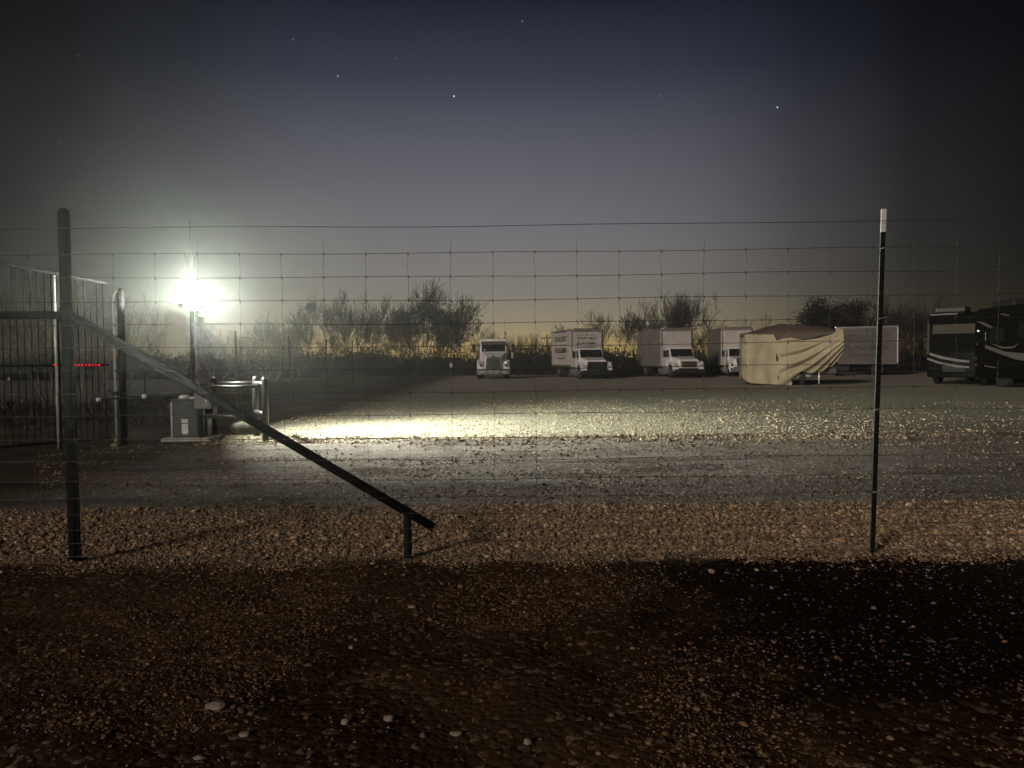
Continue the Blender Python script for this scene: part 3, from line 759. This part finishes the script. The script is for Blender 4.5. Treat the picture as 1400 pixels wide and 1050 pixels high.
for s_ in (-1, 1):
    MB().box(s_ * .8 - .14, s_ * .8 + .14, -.04, -.022, .46, .6).build('fog_light', M['lamp_glass'], tr, .02)
    arch = [(.22, .62), (.25, 1.1), (.5, 1.34), (1.1, 1.4), (1.6, 1.3), (1.68, .7)] + [(1.0 + .58 * math.cos(a), .5 + .58 * math.sin(a)) for a in [R(15), R(45), R(90), R(135), R(165)]]
    MB().prism_x(arch, *sorted((s_ * .72, s_ * 1.2))).build('fender', W, tr, .05)
    h = MB(); h.ball((s_ * .97, .2, 1.16), (.2, .16, .2), 16, 10); pod = h.build('headlight', M['cab_white'], tr, smooth=True)
    MB().ball((s_ * .9, .07, 1.02), (.1, .05, .09)).build('lens', M['glass'], pod, smooth=True)
    MB().ball((s_ * 1.02, .05, 1.22), (.11, .05, .1)).build('lens', M['lamp_glass'], pod, smooth=True)
    wheel(tr, s_ * 1.03, 1.0, .52, .3)
    for yk in (4.4, 5.7): wheel(tr, s_ * .98, yk, .52, .5)
    MB().box(s_ * 1.02 - .01, s_ * 1.02 + .012, 1.85, 2.9, .95, 2.05).build('door', W, tr, .02)
    MB().box(s_ * 1.02 - .012, s_ * 1.02 + .014, 1.95, 2.8, 2.06, 2.6).build('side_window', M['glass'], tr)
    mi = MB(); mi.box(s_ * 1.46 - .1, s_ * 1.46 + .1, 1.7, 1.76, 2.0, 2.6); mi = mi.build('mirror', M['dark_plastic'], tr, .02)
    MB().box(s_ * 1.42 - .08, s_ * 1.42 + .08, 1.69, 1.75, 1.5, 1.96).build('convex_mirror', M['alu'], mi, .02)
    MB().tube([(s_ * 1.0, 1.8, 2.5), (s_ * 1.46, 1.73, 2.66), (s_ * 1.46, 1.73, 1.45), (s_ * 1.0, 1.8, 1.6)], .02, 6).build('mirror_arm', M['dark_plastic'], mi)
    MB().tube([(s_ * .92, 3.4, .9), (s_ * .92, 3.4, 3.3), (s_ * .92, 3.46, 3.55)], .07, 10).build('exhaust_stack', M['rim'], tr, smooth=True)
    MB().lathe([(.28, 0), (.3, .04), (.3, 1.2), (.28, 1.24)], (s_ * .98, 2.1, .62), 'y', 18).build('fuel_tank', M['alu'], tr)
MB().prism_x([(1.71, .9), (1.71, 2.0), (1.86, 2.62), (2.0, 2.98), (3.1, 3.05), (3.1, .9)], -1.0, 1.0).build('cab', W, tr, .06)
MB().hexa([(-.88, 1.69, 2.03), (.88, 1.69, 2.03), (.88, 1.73, 2.03), (-.88, 1.73, 2.03)], [(-.86, 1.82, 2.58), (.86, 1.82, 2.58), (.86, 1.86, 2.58), (-.86, 1.86, 2.58)]).build('windshield', M['glass'], tr)
MB().hexa([(-.92, 1.62, 2.56), (.92, 1.62, 2.56), (.92, 1.65, 2.56), (-.92, 1.65, 2.56)], [(-.92, 1.84, 2.8), (.92, 1.84, 2.8), (.92, 1.87, 2.8), (-.92, 1.87, 2.8)]).build('sun_visor', M['rv_stripe'], tr, .01)
MB().ball((-.66, 1.68, 2.16), (.07, .02, .07), 10, 8).build('windshield_sticker', M['label'], tr)
for q in (-.8, -.4, 0, .4, .8): MB().ball((q, 2.0, 3.04), (.06, .08, .05), 8, 6).build('marker_light', M['lamp_glass'], tr, smooth=True)
MB().tube([(.85, 2.1, 3.0), (.86, 2.2, 4.3)], .01, 5).build('radio_antenna', M['dark_plastic'], tr)
c = MB()
for s_ in (-1, 1): c.box(s_ * .42 - .05, s_ * .42 + .05, .4, 6.4, .55, .8)
c.box(-.4, .4, 4.3, 4.5, .6, .8); c.box(-.4, .4, 5.6, 5.8, .6, .8); c.build('chassis', M['chassis'], tr)
MB().lathe([(.5, .82), (.5, .9), (.1, .92)], (0, 5, 0)).build('fifth_wheel', M['chassis'], tr)

# ------------------------------------------------------------------ covered camper with tan tarp
cp = empty('camper_trailer', (14.4, 39.8, 0), R(-16), 'boxy camper trailer with a faded brown roof cover under a torn tarp', 'camper trailer')
MB().box(-2.3, 2.3, .15, 2.4, .55, 2.65).build('body', M['camper'], cp, .08)
# hipped roof cover with a sagging brown flap down the front
nu, nv = 40, 16
vs, fs = [], []
for i in range(nu + 1):
    u = i / nu; x = -2.5 + 4.9 * u
    ridge = np.interp(u, [0, .3, .42, .75, .93, 1], [2.66, 3.1, 3.22, 3.1, 2.98, 2.75])
    eave = np.interp(u, [0, .1, .36, .4, .6, .66, .8, 1], [2.5, 2.56, 2.6, 2.12, 2.1, 2.3, 2.5, 2.6])
    for j in range(nv + 1):
        v = j / nv
        if v < .5:
            t = v / .5; z = ridge + (2.72 - ridge) * t * t; y = 1.3 - 1.28 * t
            z = max(z, eave) if t < .98 else 2.7
        else:
            t = (v - .5) / .5; z = 2.7 + (eave - 2.7) * t; y = .02 - .03 * math.sin(t * PI)
        z += .015 * math.sin(u * 31 + v * 7); vs.append((x, y, z))
for i in range(nu):
    for j in range(nv):
        a = i * (nv + 1) + j; fs.append((a, a + nv + 1, a + nv + 2, a + 1))
vs2 = [(x, 2.6 - y, z) for x, y, z in vs]
b = MB(); b.add(vs, fs); b.add(vs2, fs)
rc = b.build('roof_cover', M['roofcover'], cp, smooth=True)
sm = rc.modifiers.new('thick', 'SOLIDIFY'); sm.thickness = .02
for x in (-.5, .6): wheel(cp, x if x > 0 else x, .25, .34, .22); 
MB().tube([(1.4, .1, .06), (1.4, .1, .7)], .035, 8).build('jack_stand', M['bright'], cp, smooth=True)
MB().box(.2, 1.0, .12, .2, .42, .54).build('bumper', M['alu'], cp, .02)
MB().tube([(2.3, 1.2, .5), (3.3, 1.2, .5)], .06, 8).build('tow_bar', M['chassis'], cp)

# tan tarp: plain hanging sheet on the left, swags gathered into the upper right corner
vs, fs = [], []
nu, nv = 110, 70
for i in range(nu + 1):
    u = i / nu; x = -2.46 + 5.0 * u
    zt = float(np.interp(u, [0, .05, .33, .36, .42, .5, .62, .78, .9, .97, 1], [2.62, 2.66, 2.62, 2.3, 2.42, 2.45, 2.3, 2.42, 2.62, 2.95, 2.8]))
    zb = float(np.interp(u, [0, .03, .1, .3, .5, .52, .56, .6, .68, .8, .88, .95, 1], [.55, .3, .1, .03, .0, .1, .55, .72, .62, .72, .95, 1.3, 1.75]))
    for j in range(nv + 1):
        v = j / nv; z = zt + (zb - zt) * v
        px, pz = 2.35 - x, 2.75 - z
        rad = math.hypot(px, pz); th = math.atan2(pz, px)
        k = float(sstep(.3, .55, u))
        ph_ = (pz - .3 * px * (1 - .13 * px)) / (.2 + .17 * px) * 2.6
        fold = (abs(math.sin(ph_ + .25 * math.sin(px * 2.1 + pz))) ** .65 - .5 + .22 * math.sin(ph_ * 2.3 + px)) * (.34 * min(1, .3 + rad * .4)) * k * math.exp(-rad * .1)
        fold += (1 - k) * (.03 * math.sin(x * 9 + .5 * math.sin(z * 2)) * (.3 + v) + .045 * math.sin(x * 3.1 + 1) + .02 * math.sin(5 * (x + z)))
        wind = .12 * math.sin(PI * v) * k
        corner = .5 * max(0, (.06 - u) / .06) ** 2
        vs.append((x, -.06 - fold - wind + corner, z))
for i in range(nu):
    for j in range(nv):
        u = i / nu; v = j / nv
        if .50 < u < .535 and v > .86: continue
        if .345 < u < .385 and .25 + (u - .345) * 6 < v < .46 and abs(u - .36) < .008 + .02 * (v - .25): continue
        a = i * (nv + 1) + j; fs.append((a, a + nv + 1, a + nv + 2, a + 1))
b = MB(); b.add(vs, fs)
# side drops and the part thrown back over the left end
side, sf = [], []
for i in range(13):
    for j in range(21):
        y = .45 + 2.1 * i / 12; z = 2.6 + (.25 - 2.6) * j / 20
        side.append((-2.5 - .03 * math.sin(y * 8) * (j / 20), y, z))
for i in range(12):
    for j in range(20):
        a = i * 21 + j; sf.append((a, a + 21, a + 22, a + 1))
b.add(side, sf)
tarp = b.build('tarp', M['tarp'], None, smooth=True)
tarp.location = (14.4, 39.8, 0); tarp.rotation_euler = (0, 0, R(-16))
sm = tarp.modifiers.new('thick', 'SOLIDIFY'); sm.thickness = .012
tag(tarp, 'torn tan tarp hanging in loose folds over the camper trailer', 'tarp')

# ------------------------------------------------------------------ motorhomes
def slab_poly(parent, name, pts, plane, off, m, thick=.012):
    # flat outline lying on a vertical plane: 'x' plane holds (y,z), 'y' plane holds (x,z)
    b = MB()
    if plane == 'y': b.prism_y(pts, off - thick, off)
    else: b.prism_x(pts, off - thick, off)
    return b.build(name, m, parent)
ra = empty('motorhome', (22.0, 38.3, 0), R(-46), 'dark motorhome facing the lot with pale visor behind its windshield', 'motorhome', 'dark motorhomes at the right edge')
MB().prism_x([(0, .35), (-.02, 1.6), (.12, 3.0), (.3, 3.55), (.6, 3.62), (9, 3.62), (9, .35)], -1.25, 1.25).build('body', M['rv_shaded'], ra, .08)
MB().hexa([(-1.08, -.035, 1.75), (1.08, -.035, 1.75), (1.08, .0, 1.75), (-1.08, .0, 1.75)], [(-1.05, .1, 3.05), (1.05, .1, 3.05), (1.05, .13, 3.05), (-1.05, .13, 3.05)]).build('windshield', M['rv_glass'], ra)
MB().hexa([(-1.0, .025, 2.55), (.95, .025, 2.55), (.95, .035, 2.55), (-1.0, .035, 2.55)], [(-1.0, .085, 3.02), (.95, .085, 3.02), (.95, .098, 3.02), (-1.0, .098, 3.02)]).build('visor_curtain', M['rv_visor'], ra)
slab_poly(ra, 'pillar_trim', [(-1.23, 1.5), (-1.12, 1.6), (-1.1, 3.0), (-1.2, 3.3)], 'y', -.03, M['rv_visor'], .02)
slab_poly(ra, 'stripe', [(-1.1, 1.62), (-.5, 1.42), (.3, 1.25), (.7, 1.2), (.7, 1.1), (.2, 1.14), (-.6, 1.3), (-1.12, 1.5)], 'y', -.026, M['rv_stripe'])
slab_poly(ra, 'stripe', [(-1.2, 1.36), (-.6, 1.14), (.2, .98), (.7, .92), (.7, .82), (.1, .88), (-.7, 1.04), (-1.22, 1.26)], 'y', -.026, M['rv_stripe'])
MB().box(-1.15, .3, .7, 1.6, 3.63, 3.92).build('air_conditioner', M['dark_plastic'], ra, .06)
MB().box(-1.15, .1, .2, .26, 3.5, 3.57).build('highlight_bar', M['rv_stripe'], ra)  # pale bar put in as the highlight line under the air conditioner
M['spark'] = glow('small_running_lamp', (1, .95, .85), 1.1)
for x in (-.45, .2): MB().ball((x, -.05, .52), .035, 8, 6).build('running_lamp', M['spark'], ra, smooth=True)
for s_ in (-1, 1):
    h = MB(); h.box(s_ * .95 - .2, s_ * .95 + .2, -.05, -.021, .75, .9); h.build('headlight', M['glass'], ra, .02)
    wheel(ra, s_ * 1.1, 1.3, .5, .28); wheel(ra, s_ * 1.1, 6.8, .5, .28)
    mi = MB(); mi.box(s_ * 1.45 - .1, s_ * 1.45 + .1, -.25, -.15, 1.7, 2.3); mi = mi.build('mirror', M['rv_shaded'], ra, .03)
    MB().tube([(s_ * 1.2, .1, 2.5), (s_ * 1.45, -.2, 2.3)], .03, 6).build('mirror_arm', M['rv_shaded'], mi)
MB().box(-1.2, 1.2, -.09, -.02, .38, .6).build('bumper', M['rv_shaded'], ra, .03)
MB().box(-.5, .5, -.03, -.003, .65, .95).build('grille', M['chassis'], ra)

rb = empty('motorhome', (22.3, 37.1, 0), 0, 'larger dark motorhome with sweeping pale swoosh stripes on its flank', 'motorhome', 'dark motorhomes at the right edge')
MB().prism_x([(0, .4), (.02, 3.4), (-.25, 3.66), (-10, 3.75), (-10, .4)], 0, 2.5).build('body', M['rv_shaded'], rb, .06)
MB().box(.5, 1.9, -2.1, -.5, 3.7, 4.0).build('air_conditioner', M['dark_plastic'], rb, .06)
MB().box(.5, 1.9, -5.0, -3.4, 3.75, 4.1).build('air_conditioner', M['dark_plastic'], rb, .06)
def swoosh(pts): slab_poly(rb, 'stripe', pts, 'x', -.004, M['rv_stripe'])
swoosh([(-.1, 3.12), (-.7, 3.02), (-1.4, 2.78), (-2.0, 2.45), (-2.3, 2.2), (-1.9, 2.42), (-1.3, 2.68), (-.6, 2.93)])
swoosh([(-.15, 1.95), (-.9, 1.78), (-2.0, 1.5), (-3.0, 1.28), (-3.6, 1.2), (-4.4, 1.5), (-3.2, 1.55), (-2.3, 1.62), (-.9, 1.95), (-.2, 2.06)])
swoosh([(-1.3, 2.0), (-2.2, 1.84), (-2.9, 1.84), (-3.3, 2.0), (-2.9, 1.76), (-2.1, 1.75)])
swoosh([(-.05, 1.36), (-.8, 1.32), (-.8, 1.26), (-.05, 1.28)])
swoosh([(-.05, 1.08), (-1.7, .9), (-1.7, .86), (-.05, .98)])
slab_poly(rb, 'trim', [(-2.0, 3.36), (-2.6, 3.26), (-2.6, 3.21), (-2.0, 3.3)], 'x', -.004, M['rv_stripe'])
MB().box(-.03, -.004, -2.2, -1.2, 2.05, 2.75).build('side_window', M['glass'], rb, .02)
MB().box(-.03, -.004, -4.6, -3.2, 2.2, 2.9).build('side_window', M['glass'], rb, .02)
dr = MB().box(-.02, -.004, -.85, -.25, .6, 2.6).build('door', M['rv_shaded'], rb, .01)
MB().tube([(-.04, -.95, 2.05), (-.06, -.95, 2.2), (-.06, -.95, 2.45), (-.04, -.95, 2.6)], .014, 6).build('grab_handle', M['chrome'], dr, smooth=True)
MB().ball((-.04, -.35, 2.62), .045, 8, 6).build('porch_lamp', M['spark'], rb, smooth=True)
for s_ in (-1, 1):
    for yk in (-2.0, -7.5): wheel(rb, 1.25 + s_ * 1.05, yk, .5, .28)

# ------------------------------------------------------------------ trees
def bare_tree(name, loc, H, spread, stems, label, group, seed, m1='bark', m2='twig', lean=0.0, depth=5, tw=.0085, kids=3):
    rr = random.Random(seed)
    t = empty(name, loc, 0, label, 'tree', group)
    tr_, cr = MB(), MB()
    def grow(p, d, L, r, lv):
        n_ = 4 if lv < 2 else 3
        pts, rad = [p.copy()], [r]; dd = d.copy()
        for k in range(n_):
            dd = (dd + Vector((rr.uniform(-1, 1), rr.uniform(-1, 1), rr.uniform(-.4, .7))) * (.16 + .05 * lv)).normalized()
            p = p + dd * (L / n_); pts.append(p.copy()); rad.append(max(tw * .55, r * (1 - .55 * (k + 1) / n_)))
        (tr_ if lv == 0 else cr).tube(pts, rad, 7 if lv == 0 else (5 if lv < 2 else 3), cap=False)
        if lv >= depth: return
        for c in range(kids + (1 if lv == 1 or (lv == 2 and rr.random() < .45) else 0)):
            k = rr.randint(max(1, n_ - 2), n_) if c else n_
            a = rr.uniform(0, 2 * PI); tilt = rr.uniform(.4, 1.05) * (.5 if c == 0 else 1) * (.6 + .45 * min(1.2, spread / H))
            ax = dd.orthogonal().normalized(); ax.rotate(Matrix.Rotation(a, 3, dd))
            nd = (dd * math.cos(tilt) + ax * math.sin(tilt) + Vector((0, 0, .16))).normalized()
            grow(pts[k], nd, L * rr.uniform(.64, .88), max(tw, rad[k] * rr.uniform(.55, .78)), lv + 1)
    for s_ in range(stems):
        a = 2 * PI * s_ / max(stems, 1) + rr.uniform(-.4, .4)
        o = Vector((math.cos(a), math.sin(a) * .6, 0)) * (spread * .06 if stems > 1 else 0)
        d = Vector((math.cos(a) * spread / H * .55 * (stems > 1) + lean, math.sin(a) * .3 * (stems > 1), 1)).normalized()
        grow(o + Vector((0, 0, -.2)), d, 1.0, .045, 0)
    # fit to the wanted height and spread
    allv = tr_.v + cr.v
    zmax = max(v[2] for v in allv)
    # thicken relative to the final size: positions scale, radii already small
    kz = H / zmax
    xs_ = sorted(v[0] for v in allv); w_ = xs_[int(len(xs_) * .985)] - xs_[int(len(xs_) * .015)]
    kx = min(max(spread / max(w_, .1), kz * .72), kz * 1.5)
    for b in (tr_, cr): b.v = [(x * kx, y * kx, z * kz) for x, y, z in b.v]
    tr_.build('trunk', M[m1], t, smooth=True)
    cr.build('crown', M[m2], t, smooth=True)
    return t
TG = 'bare trees behind the lot'
for (x, y, H, S, st, lab, sd, dp, ln) in (
    (-22.9, 76, 6.3, 5.2, 3, 'faint bare tree farthest left of the row behind the lot, lost in glare', 1, 5, 0),
    (-19.6, 76, 8.0, 5.0, 3, 'bare tree holding a round twig nest near its top', 2, 5, 0),
    (-17.0, 78, 8.5, 4.6, 3, 'bare upright tree just right of the tree with the nest', 3, 5, 0),
    (-14.2, 76, 8.1, 4.2, 2, 'bare slim tree at the right end of the left tree cluster', 4, 5, 0),
    (-8.2, 78, 9.0, 9.2, 5, 'broad bare tree standing alone left of the semi tractor', 5, 5, 0),
    (-11.6, 77, 3.9, 4.0, 2, 'low bare tree leaning left beside the broad lone tree', 6, 4, -.3),
    (-2.4, 92, 5.2, 5.0, 3, 'short bare tree rising right behind the semi tractor', 7, 5, 0),
    (1.5, 92, 4.4, 4.2, 3, 'short bare bush-like tree between the semi tractor and utility pole', 8, 5, 0),
    (6.8, 88, 5.7, 7.0, 3, 'bare tree showing just above the lettered box truck roof', 9, 5, 0),
    (10.8, 80, 6.7, 4.2, 2, 'bare tree right beside the lettered box truck', 10, 5, 0),
    (13.0, 82, 6.2, 3.4, 1, 'slim bare tree between the lettered truck and the big tree', 11, 5, 0),
    (15.9, 80, 8.2, 5.6, 4, 'tall dense bare tree rising behind the plain box truck', 12, 5, 0),
    (18.6, 82, 8.5, 4.6, 3, 'tall bare tree with the highest tip behind the plain box truck', 13, 5, 0),
    (20.6, 80, 5.0, 4.8, 3, 'low bare tree filling the gap right of the plain box truck', 14, 5, 0),
    (22.6, 74, 5.6, 3.4, 1, 'slender bare tree leaning right over the chrome nosed truck', 15, 4, .55),
    (36.6, 75, 7.6, 5.0, 4, 'fuzzy bare tree right of the dark evergreen', 16, 5, 0),
    (39.6, 76, 7.6, 4.4, 4, 'fuzzy bare tree farthest right, behind the motorhome', 17, 5, 0)):
    bare_tree('bare_tree', (x, y, 0), H * 1.06, S, st, lab, TG, sd, depth=dp if S < 8 else 6, lean=ln, tw=.0095)
for (x, y, H, S, lab, sd) in (
    (-17.6, 26, 4.6, 2.8, 'light-washed scrubby tree behind the gate at the picture edge', 31),
    (-16.2, 27, 4.9, 2.6, 'light-washed scrubby tree behind the gate left of the corner post', 32),
    (-15.4, 27.5, 4.7, 2.4, 'light-washed scrubby tree right behind the corner post', 33),
    (-14.4, 28, 4.6, 2.6, 'light-washed scrubby tree behind the gate just left of its hinge post', 34),
    (-19.0, 60, 4.6, 5.0, 'light-washed low tree beyond the floodlight', 35),
    (-25.5, 66, 5.0, 5.5, 'light-washed low tree left of the floodlight glare', 36)):
    bare_tree('bare_tree', (x, y, 0), H, S, 3, lab, 'light-washed scrub trees on the left', sd, 'bark_lit', 'twig_lit', depth=5, tw=.005 if y < 30 else .0085)

b = MB()
for k in range(500):
    p = Vector((rng.gauss(0, .2), rng.gauss(0, .2), rng.gauss(0, .16))); d = Vector((rng.uniform(-1, 1), rng.uniform(-1, 1), rng.uniform(-1, 1))) * .18
    b.tube([p - d, p + d], .02, 3)
nest = b.build('twig_nest', M['twig']); nest.location = (-19.75, 75.8, 6.75)
tag(nest, 'round dark twig nest high in a bare tree', 'nest')

# dark evergreen
et = empty('evergreen_tree', (30.6, 73, 0), 0, 'dense dark round topped evergreen tree above the side-on box truck', 'tree')
b = MB(); b.tube([(0, 0, -.2), (.1, 0, 1.5), (0, 0, 4.5)], [.28, .22, .08], 8)
for k in range(12):
    a = rng.uniform(0, 6.28); z = rng.uniform(1.2, 4)
    b.tube([(0, 0, z), (math.cos(a) * 1.2, math.sin(a) * 1.2, z + .8), (math.cos(a) * 2.3, math.sin(a) * 2.3, z + 1.2)], [.09, .06, .02], 5)
b.build('trunk', M['bark'], et)
b = MB()
cl = [(rng.uniform(-3.1, 3.1), rng.uniform(-2, 2), rng.uniform(.8, 6.5)) for _ in range(130)]
cl = [c for c in cl if (c[0] / 3.4) ** 2 + ((c[2] - 2.8) / 4.1) ** 2 < 1.0]
for c in cl:
    for _ in range(170):
        p = Vector((c[0] + rng.gauss(0, .5), c[1] + rng.gauss(0, .5), c[2] + rng.gauss(0, .38)))
        d1 = Vector((rng.uniform(-1, 1), rng.uniform(-1, 1), rng.uniform(-1, 1))).normalized() * rng.uniform(.07, .15)
        d2 = d1.orthogonal().normalized() * rng.uniform(.05, .1)
        b.add([p - d1, p + d2, p + d1, p - d2], [(0, 1, 2, 3)])
for c in cl[::2]: b.ball((c[0] * .75, c[1] * .7, c[2] * .85), (.8, .8, .7), 7, 5)
b.build('crown', M['ever'], et)

# scrub line closing the back of the lot
b = MB()
for k in range(26000):
    x = rng.uniform(-75, 62); y = 70 + rng.gauss(0, 1.4)
    hh = 2.2 + .28 * math.sin(x * .31) + .2 * math.sin(x * .9 + 1) + rng.gauss(0, .22)
    z = rng.uniform(0, 1) ** .8 * max(1.2, hh)
    d1 = Vector((rng.uniform(-1, 1), rng.uniform(-1, 1), rng.uniform(-.2, 1.4))).normalized() * rng.uniform(.1, .26)
    d2 = d1.orthogonal().normalized() * rng.uniform(.02, .09)
    p = Vector((x, y, z)); b.add([p - d1, p + d2, p + d1, p - d2], [(0, 1, 2, 3)])
for k in range(3800):
    x = rng.uniform(-75, 62); y = 70 + rng.gauss(0, 1.2); h_ = rng.uniform(1.8, 2.7) + max(0, rng.gauss(0, .6)) * (1.5 if math.sin(x * .7) + math.sin(x * .23 + 2) > .2 else .3)
    b.tube([(x, y, 0), (x + rng.uniform(-.3, .3), y, h_ * .6), (x + rng.uniform(-.6, .6), y, h_)], [.03, .02, .01], 3, cap=False)
for k in range(137):
    x = -75 + k; h_ = 1.75 + .28 * math.sin(x * .31) + .2 * math.sin(x * .9 + 1)
    b.ball((x, 71.2, h_ * .4), (1.1, .9, h_ * .62), 8, 6)
tag(b.build('undergrowth', M['brush']), 'dark unbroken band of scrub closing the back of the lot', 'scrub', kind='stuff')
b = MB()
for k in range(2600):
    x = rng.uniform(-20, -8.6); y = 19 + rng.gauss(0, 1.6)
    p = Vector((x, y, rng.uniform(0, .55) ** 1.2)); d1 = Vector((rng.uniform(-1, 1), rng.uniform(-1, 1), rng.uniform(.2, 1.6))).normalized() * rng.uniform(.1, .28)
    d2 = d1.orthogonal().normalized() * .012
    b.add([p - d1, p + d2, p + d1, p - d2], [(0, 1, 2, 3)])
tag(b.build('weeds', M['brush']), 'dry weeds along the ground behind the picket gate', 'weeds', kind='stuff')

up = empty('utility_pole', (6.7, 146, 0), 0, 'tiny far utility pole with one crossarm right of the semi tractor', 'utility pole')
MB().tube([(0, 0, -.2), (0, 0, 6.0)], [.17, .13], 8).build('pole', M['pole'], up)
MB().box(-1.1, 1.1, -.16, -.06, 5.2, 5.4).build('crossarm', M['pole'], up)
for x in (-1, -.4, .4, 1): MB().tube([(x, -.1, 5.4), (x, -.1, 5.62)], .06, 6).build('insulator', M['pole'], up)
sg = empty('marker_sign', (-5.15, 65, 0), 0, 'small white marker board on a post at the edge of the scrub', 'sign')
MB().tube([(0, .03, -.1), (0, .03, 1.3)], .03, 6).build('post', M['pole'], sg)
MB().box(-.1, .1, -.02, 0, .8, 1.16).build('board', M['tip'], sg, .01)

# ------------------------------------------------------------------ stars, air, sky
M['star'] = glow('starlight', (.95, .97, 1.0), 1.5)
f = 1051.0
cam_pitch, cam_roll = R(-1.9), R(.5)
for (x, z, y, r, lab) in (
    (-60.9, 287.0, 850, .95, 'bright star above the middle of the sky, nearest the lone tree'),
    (-187.5, 310, 850, .75, 'bright star upper left, directly right of the faint trio'),
    (-124, 328, 850, .5, 'small star between the two bright stars left of centre'),
    (-236, 350, 850, .5, 'small star high on the left above the floodlight'),
    (292.5, 272, 850, .85, 'bright star alone in the sky left of the white-tipped T post'),
    (14.5, 367, 850, .6, 'small star high near the top centre of the sky'),
    (171, 410, 850, .45, 'faint star at the very top edge right of centre'),
    (-471, 334, 850, .45, 'faint star far left above the corner post'),
    (165, 286, 850, .4, 'faint star right of centre, between two brighter ones'),
    (-493, 242, 850, .4, 'faint star lowest on the left, above the corner post top')):
    o = MB().ball((0, 0, 0), r * .75, 8, 6).build('star', M['star']); o.location = (x, y, z + 1.5)
    tag(o, lab, 'star', 'stars in the night sky')

hz = MB(); hz.box(-168, 168, -33, 168, -1.15, 13)  # added scattering box, imitates lens glare round the floodlight
hm = bpy.data.materials.new('glare_haze'); hm.use_nodes = True
nt = hm.node_tree; nt.nodes.clear()
out = nt.nodes.new('ShaderNodeOutputMaterial'); pv = nt.nodes.new('ShaderNodeVolumePrincipled')
pv.inputs['Color'].default_value = (.94, .96, .91, 1); pv.inputs['Density'].default_value = .003; pv.inputs['Anisotropy'].default_value = .9
nt.links.new(pv.outputs[0], out.inputs['Volume'])
tag(hz.build('added_haze', hm), 'thin scattering volume added for the glow round the floodlight', 'added_haze', kind='stuff')

w = bpy.data.worlds.new('World'); scene.world = w; w.use_nodes = True
nt = w.node_tree; L = nt.links.new
bg = nt.nodes['Background']
tc = N(nt, 'ShaderNodeTexCoord'); sp = N(nt, 'ShaderNodeSeparateXYZ'); L(tc.outputs['Generated'], sp.inputs[0])
rp = N(nt, 'ShaderNodeValToRGB'); cr = rp.color_ramp
def lin(c): return tuple((v / 255 / 12.92) if v / 255 <= .04045 else ((v / 255 + .055) / 1.055) ** 2.4 for v in c)
stops = [(0.0, (222, 184, 100)), (.018, (188, 163, 110)), (.045, (155, 146, 124)), (.085, (131, 127, 121)), (.175, (110, 109, 116)), (.265, (87, 88, 99)), (.34, (54, 58, 74)), (.42, (24, 28, 43)), (.7, (5, 7, 14))]
while len(cr.elements) < len(stops): cr.elements.new(.5)
for e, (p, c) in zip(cr.elements, stops): e.position = p; e.color = (*lin(c), 1)
L(sp.outputs[2], rp.inputs[0])
vm = N(nt, 'ShaderNodeVectorMath', operation='MULTIPLY'); L(tc.outputs['Generated'], vm.inputs[0]); vm.inputs[1].default_value = (1, 1, 0)
vn = N(nt, 'ShaderNodeVectorMath', operation='NORMALIZE'); L(vm.outputs[0], vn.inputs[0])
vd = N(nt, 'ShaderNodeVectorMath', operation='DOT_PRODUCT'); L(vn.outputs[0], vd.inputs[0]); vd.inputs[1].default_value = (math.sin(R(-1)), math.cos(R(-1)), 0)
ra_ = N(nt, 'ShaderNodeValToRGB'); c2 = ra_.color_ramp
st2 = [(0.0, .03), (.6, .03), (.82, .05), (.88, .12), (.93, .38), (.97, .8), (1.0, 1.0)]
while len(c2.elements) < len(st2): c2.elements.new(.5)
for e, (p, v) in zip(c2.elements, st2): e.position = p; e.color = (v, v, v, 1)
L(vd.outputs['Value'], ra_.inputs[0])
mx = N(nt, 'ShaderNodeMix'); mx.data_type = 'RGBA'; mx.blend_type = 'MULTIPLY'; mx.inputs[0].default_value = 1
L(rp.outputs[0], mx.inputs[6]); L(ra_.outputs[0], mx.inputs[7])
# physical twilight sky underneath, sun just below the horizon ahead
sky = N(nt, 'ShaderNodeTexSky'); sky.sky_type = 'NISHITA'; sky.sun_disc = False
sky.sun_elevation = R(-3); sky.sun_rotation = R(-5)
m2 = N(nt, 'ShaderNodeMix'); m2.data_type = 'RGBA'; m2.blend_type = 'ADD'; m2.inputs[0].default_value = .003
L(mx.outputs[2], m2.inputs[6]); L(sky.outputs[0], m2.inputs[7])
L(m2.outputs[2], bg.inputs[0]); bg.inputs[1].default_value = 1.0

# stand-in sun for the unseen light behind the photographer
sd = bpy.data.lights.new('stand_in_sun', 'SUN'); sd.energy = 1.75; sd.angle = R(9); sd.color = (1.0, .86, .75)
so = bpy.data.objects.new('stand_in_sun', sd); COL.objects.link(so)
so.rotation_euler = Vector((.6, .75, -.36)).to_track_quat('-Z', 'Y').to_euler()

# ------------------------------------------------------------------ camera and view
cd = bpy.data.cameras.new('camera'); co = bpy.data.objects.new('camera', cd); COL.objects.link(co)
cd.sensor_width = 36; cd.lens = 36 * f / 1400; cd.clip_end = 4000; cd.clip_start = .05
co.location = (0, 0, 1.5); co.rotation_euler = (PI / 2 + cam_pitch, cam_roll, 0)
scene.camera = co
scene.view_settings.view_transform = 'Standard'; scene.view_settings.look = 'None'
scene.view_settings.exposure = 0; scene.view_settings.gamma = 1
scene.cycles.use_denoising = True
scene.cycles.max_bounces = 6; scene.cycles.volume_bounces = 0
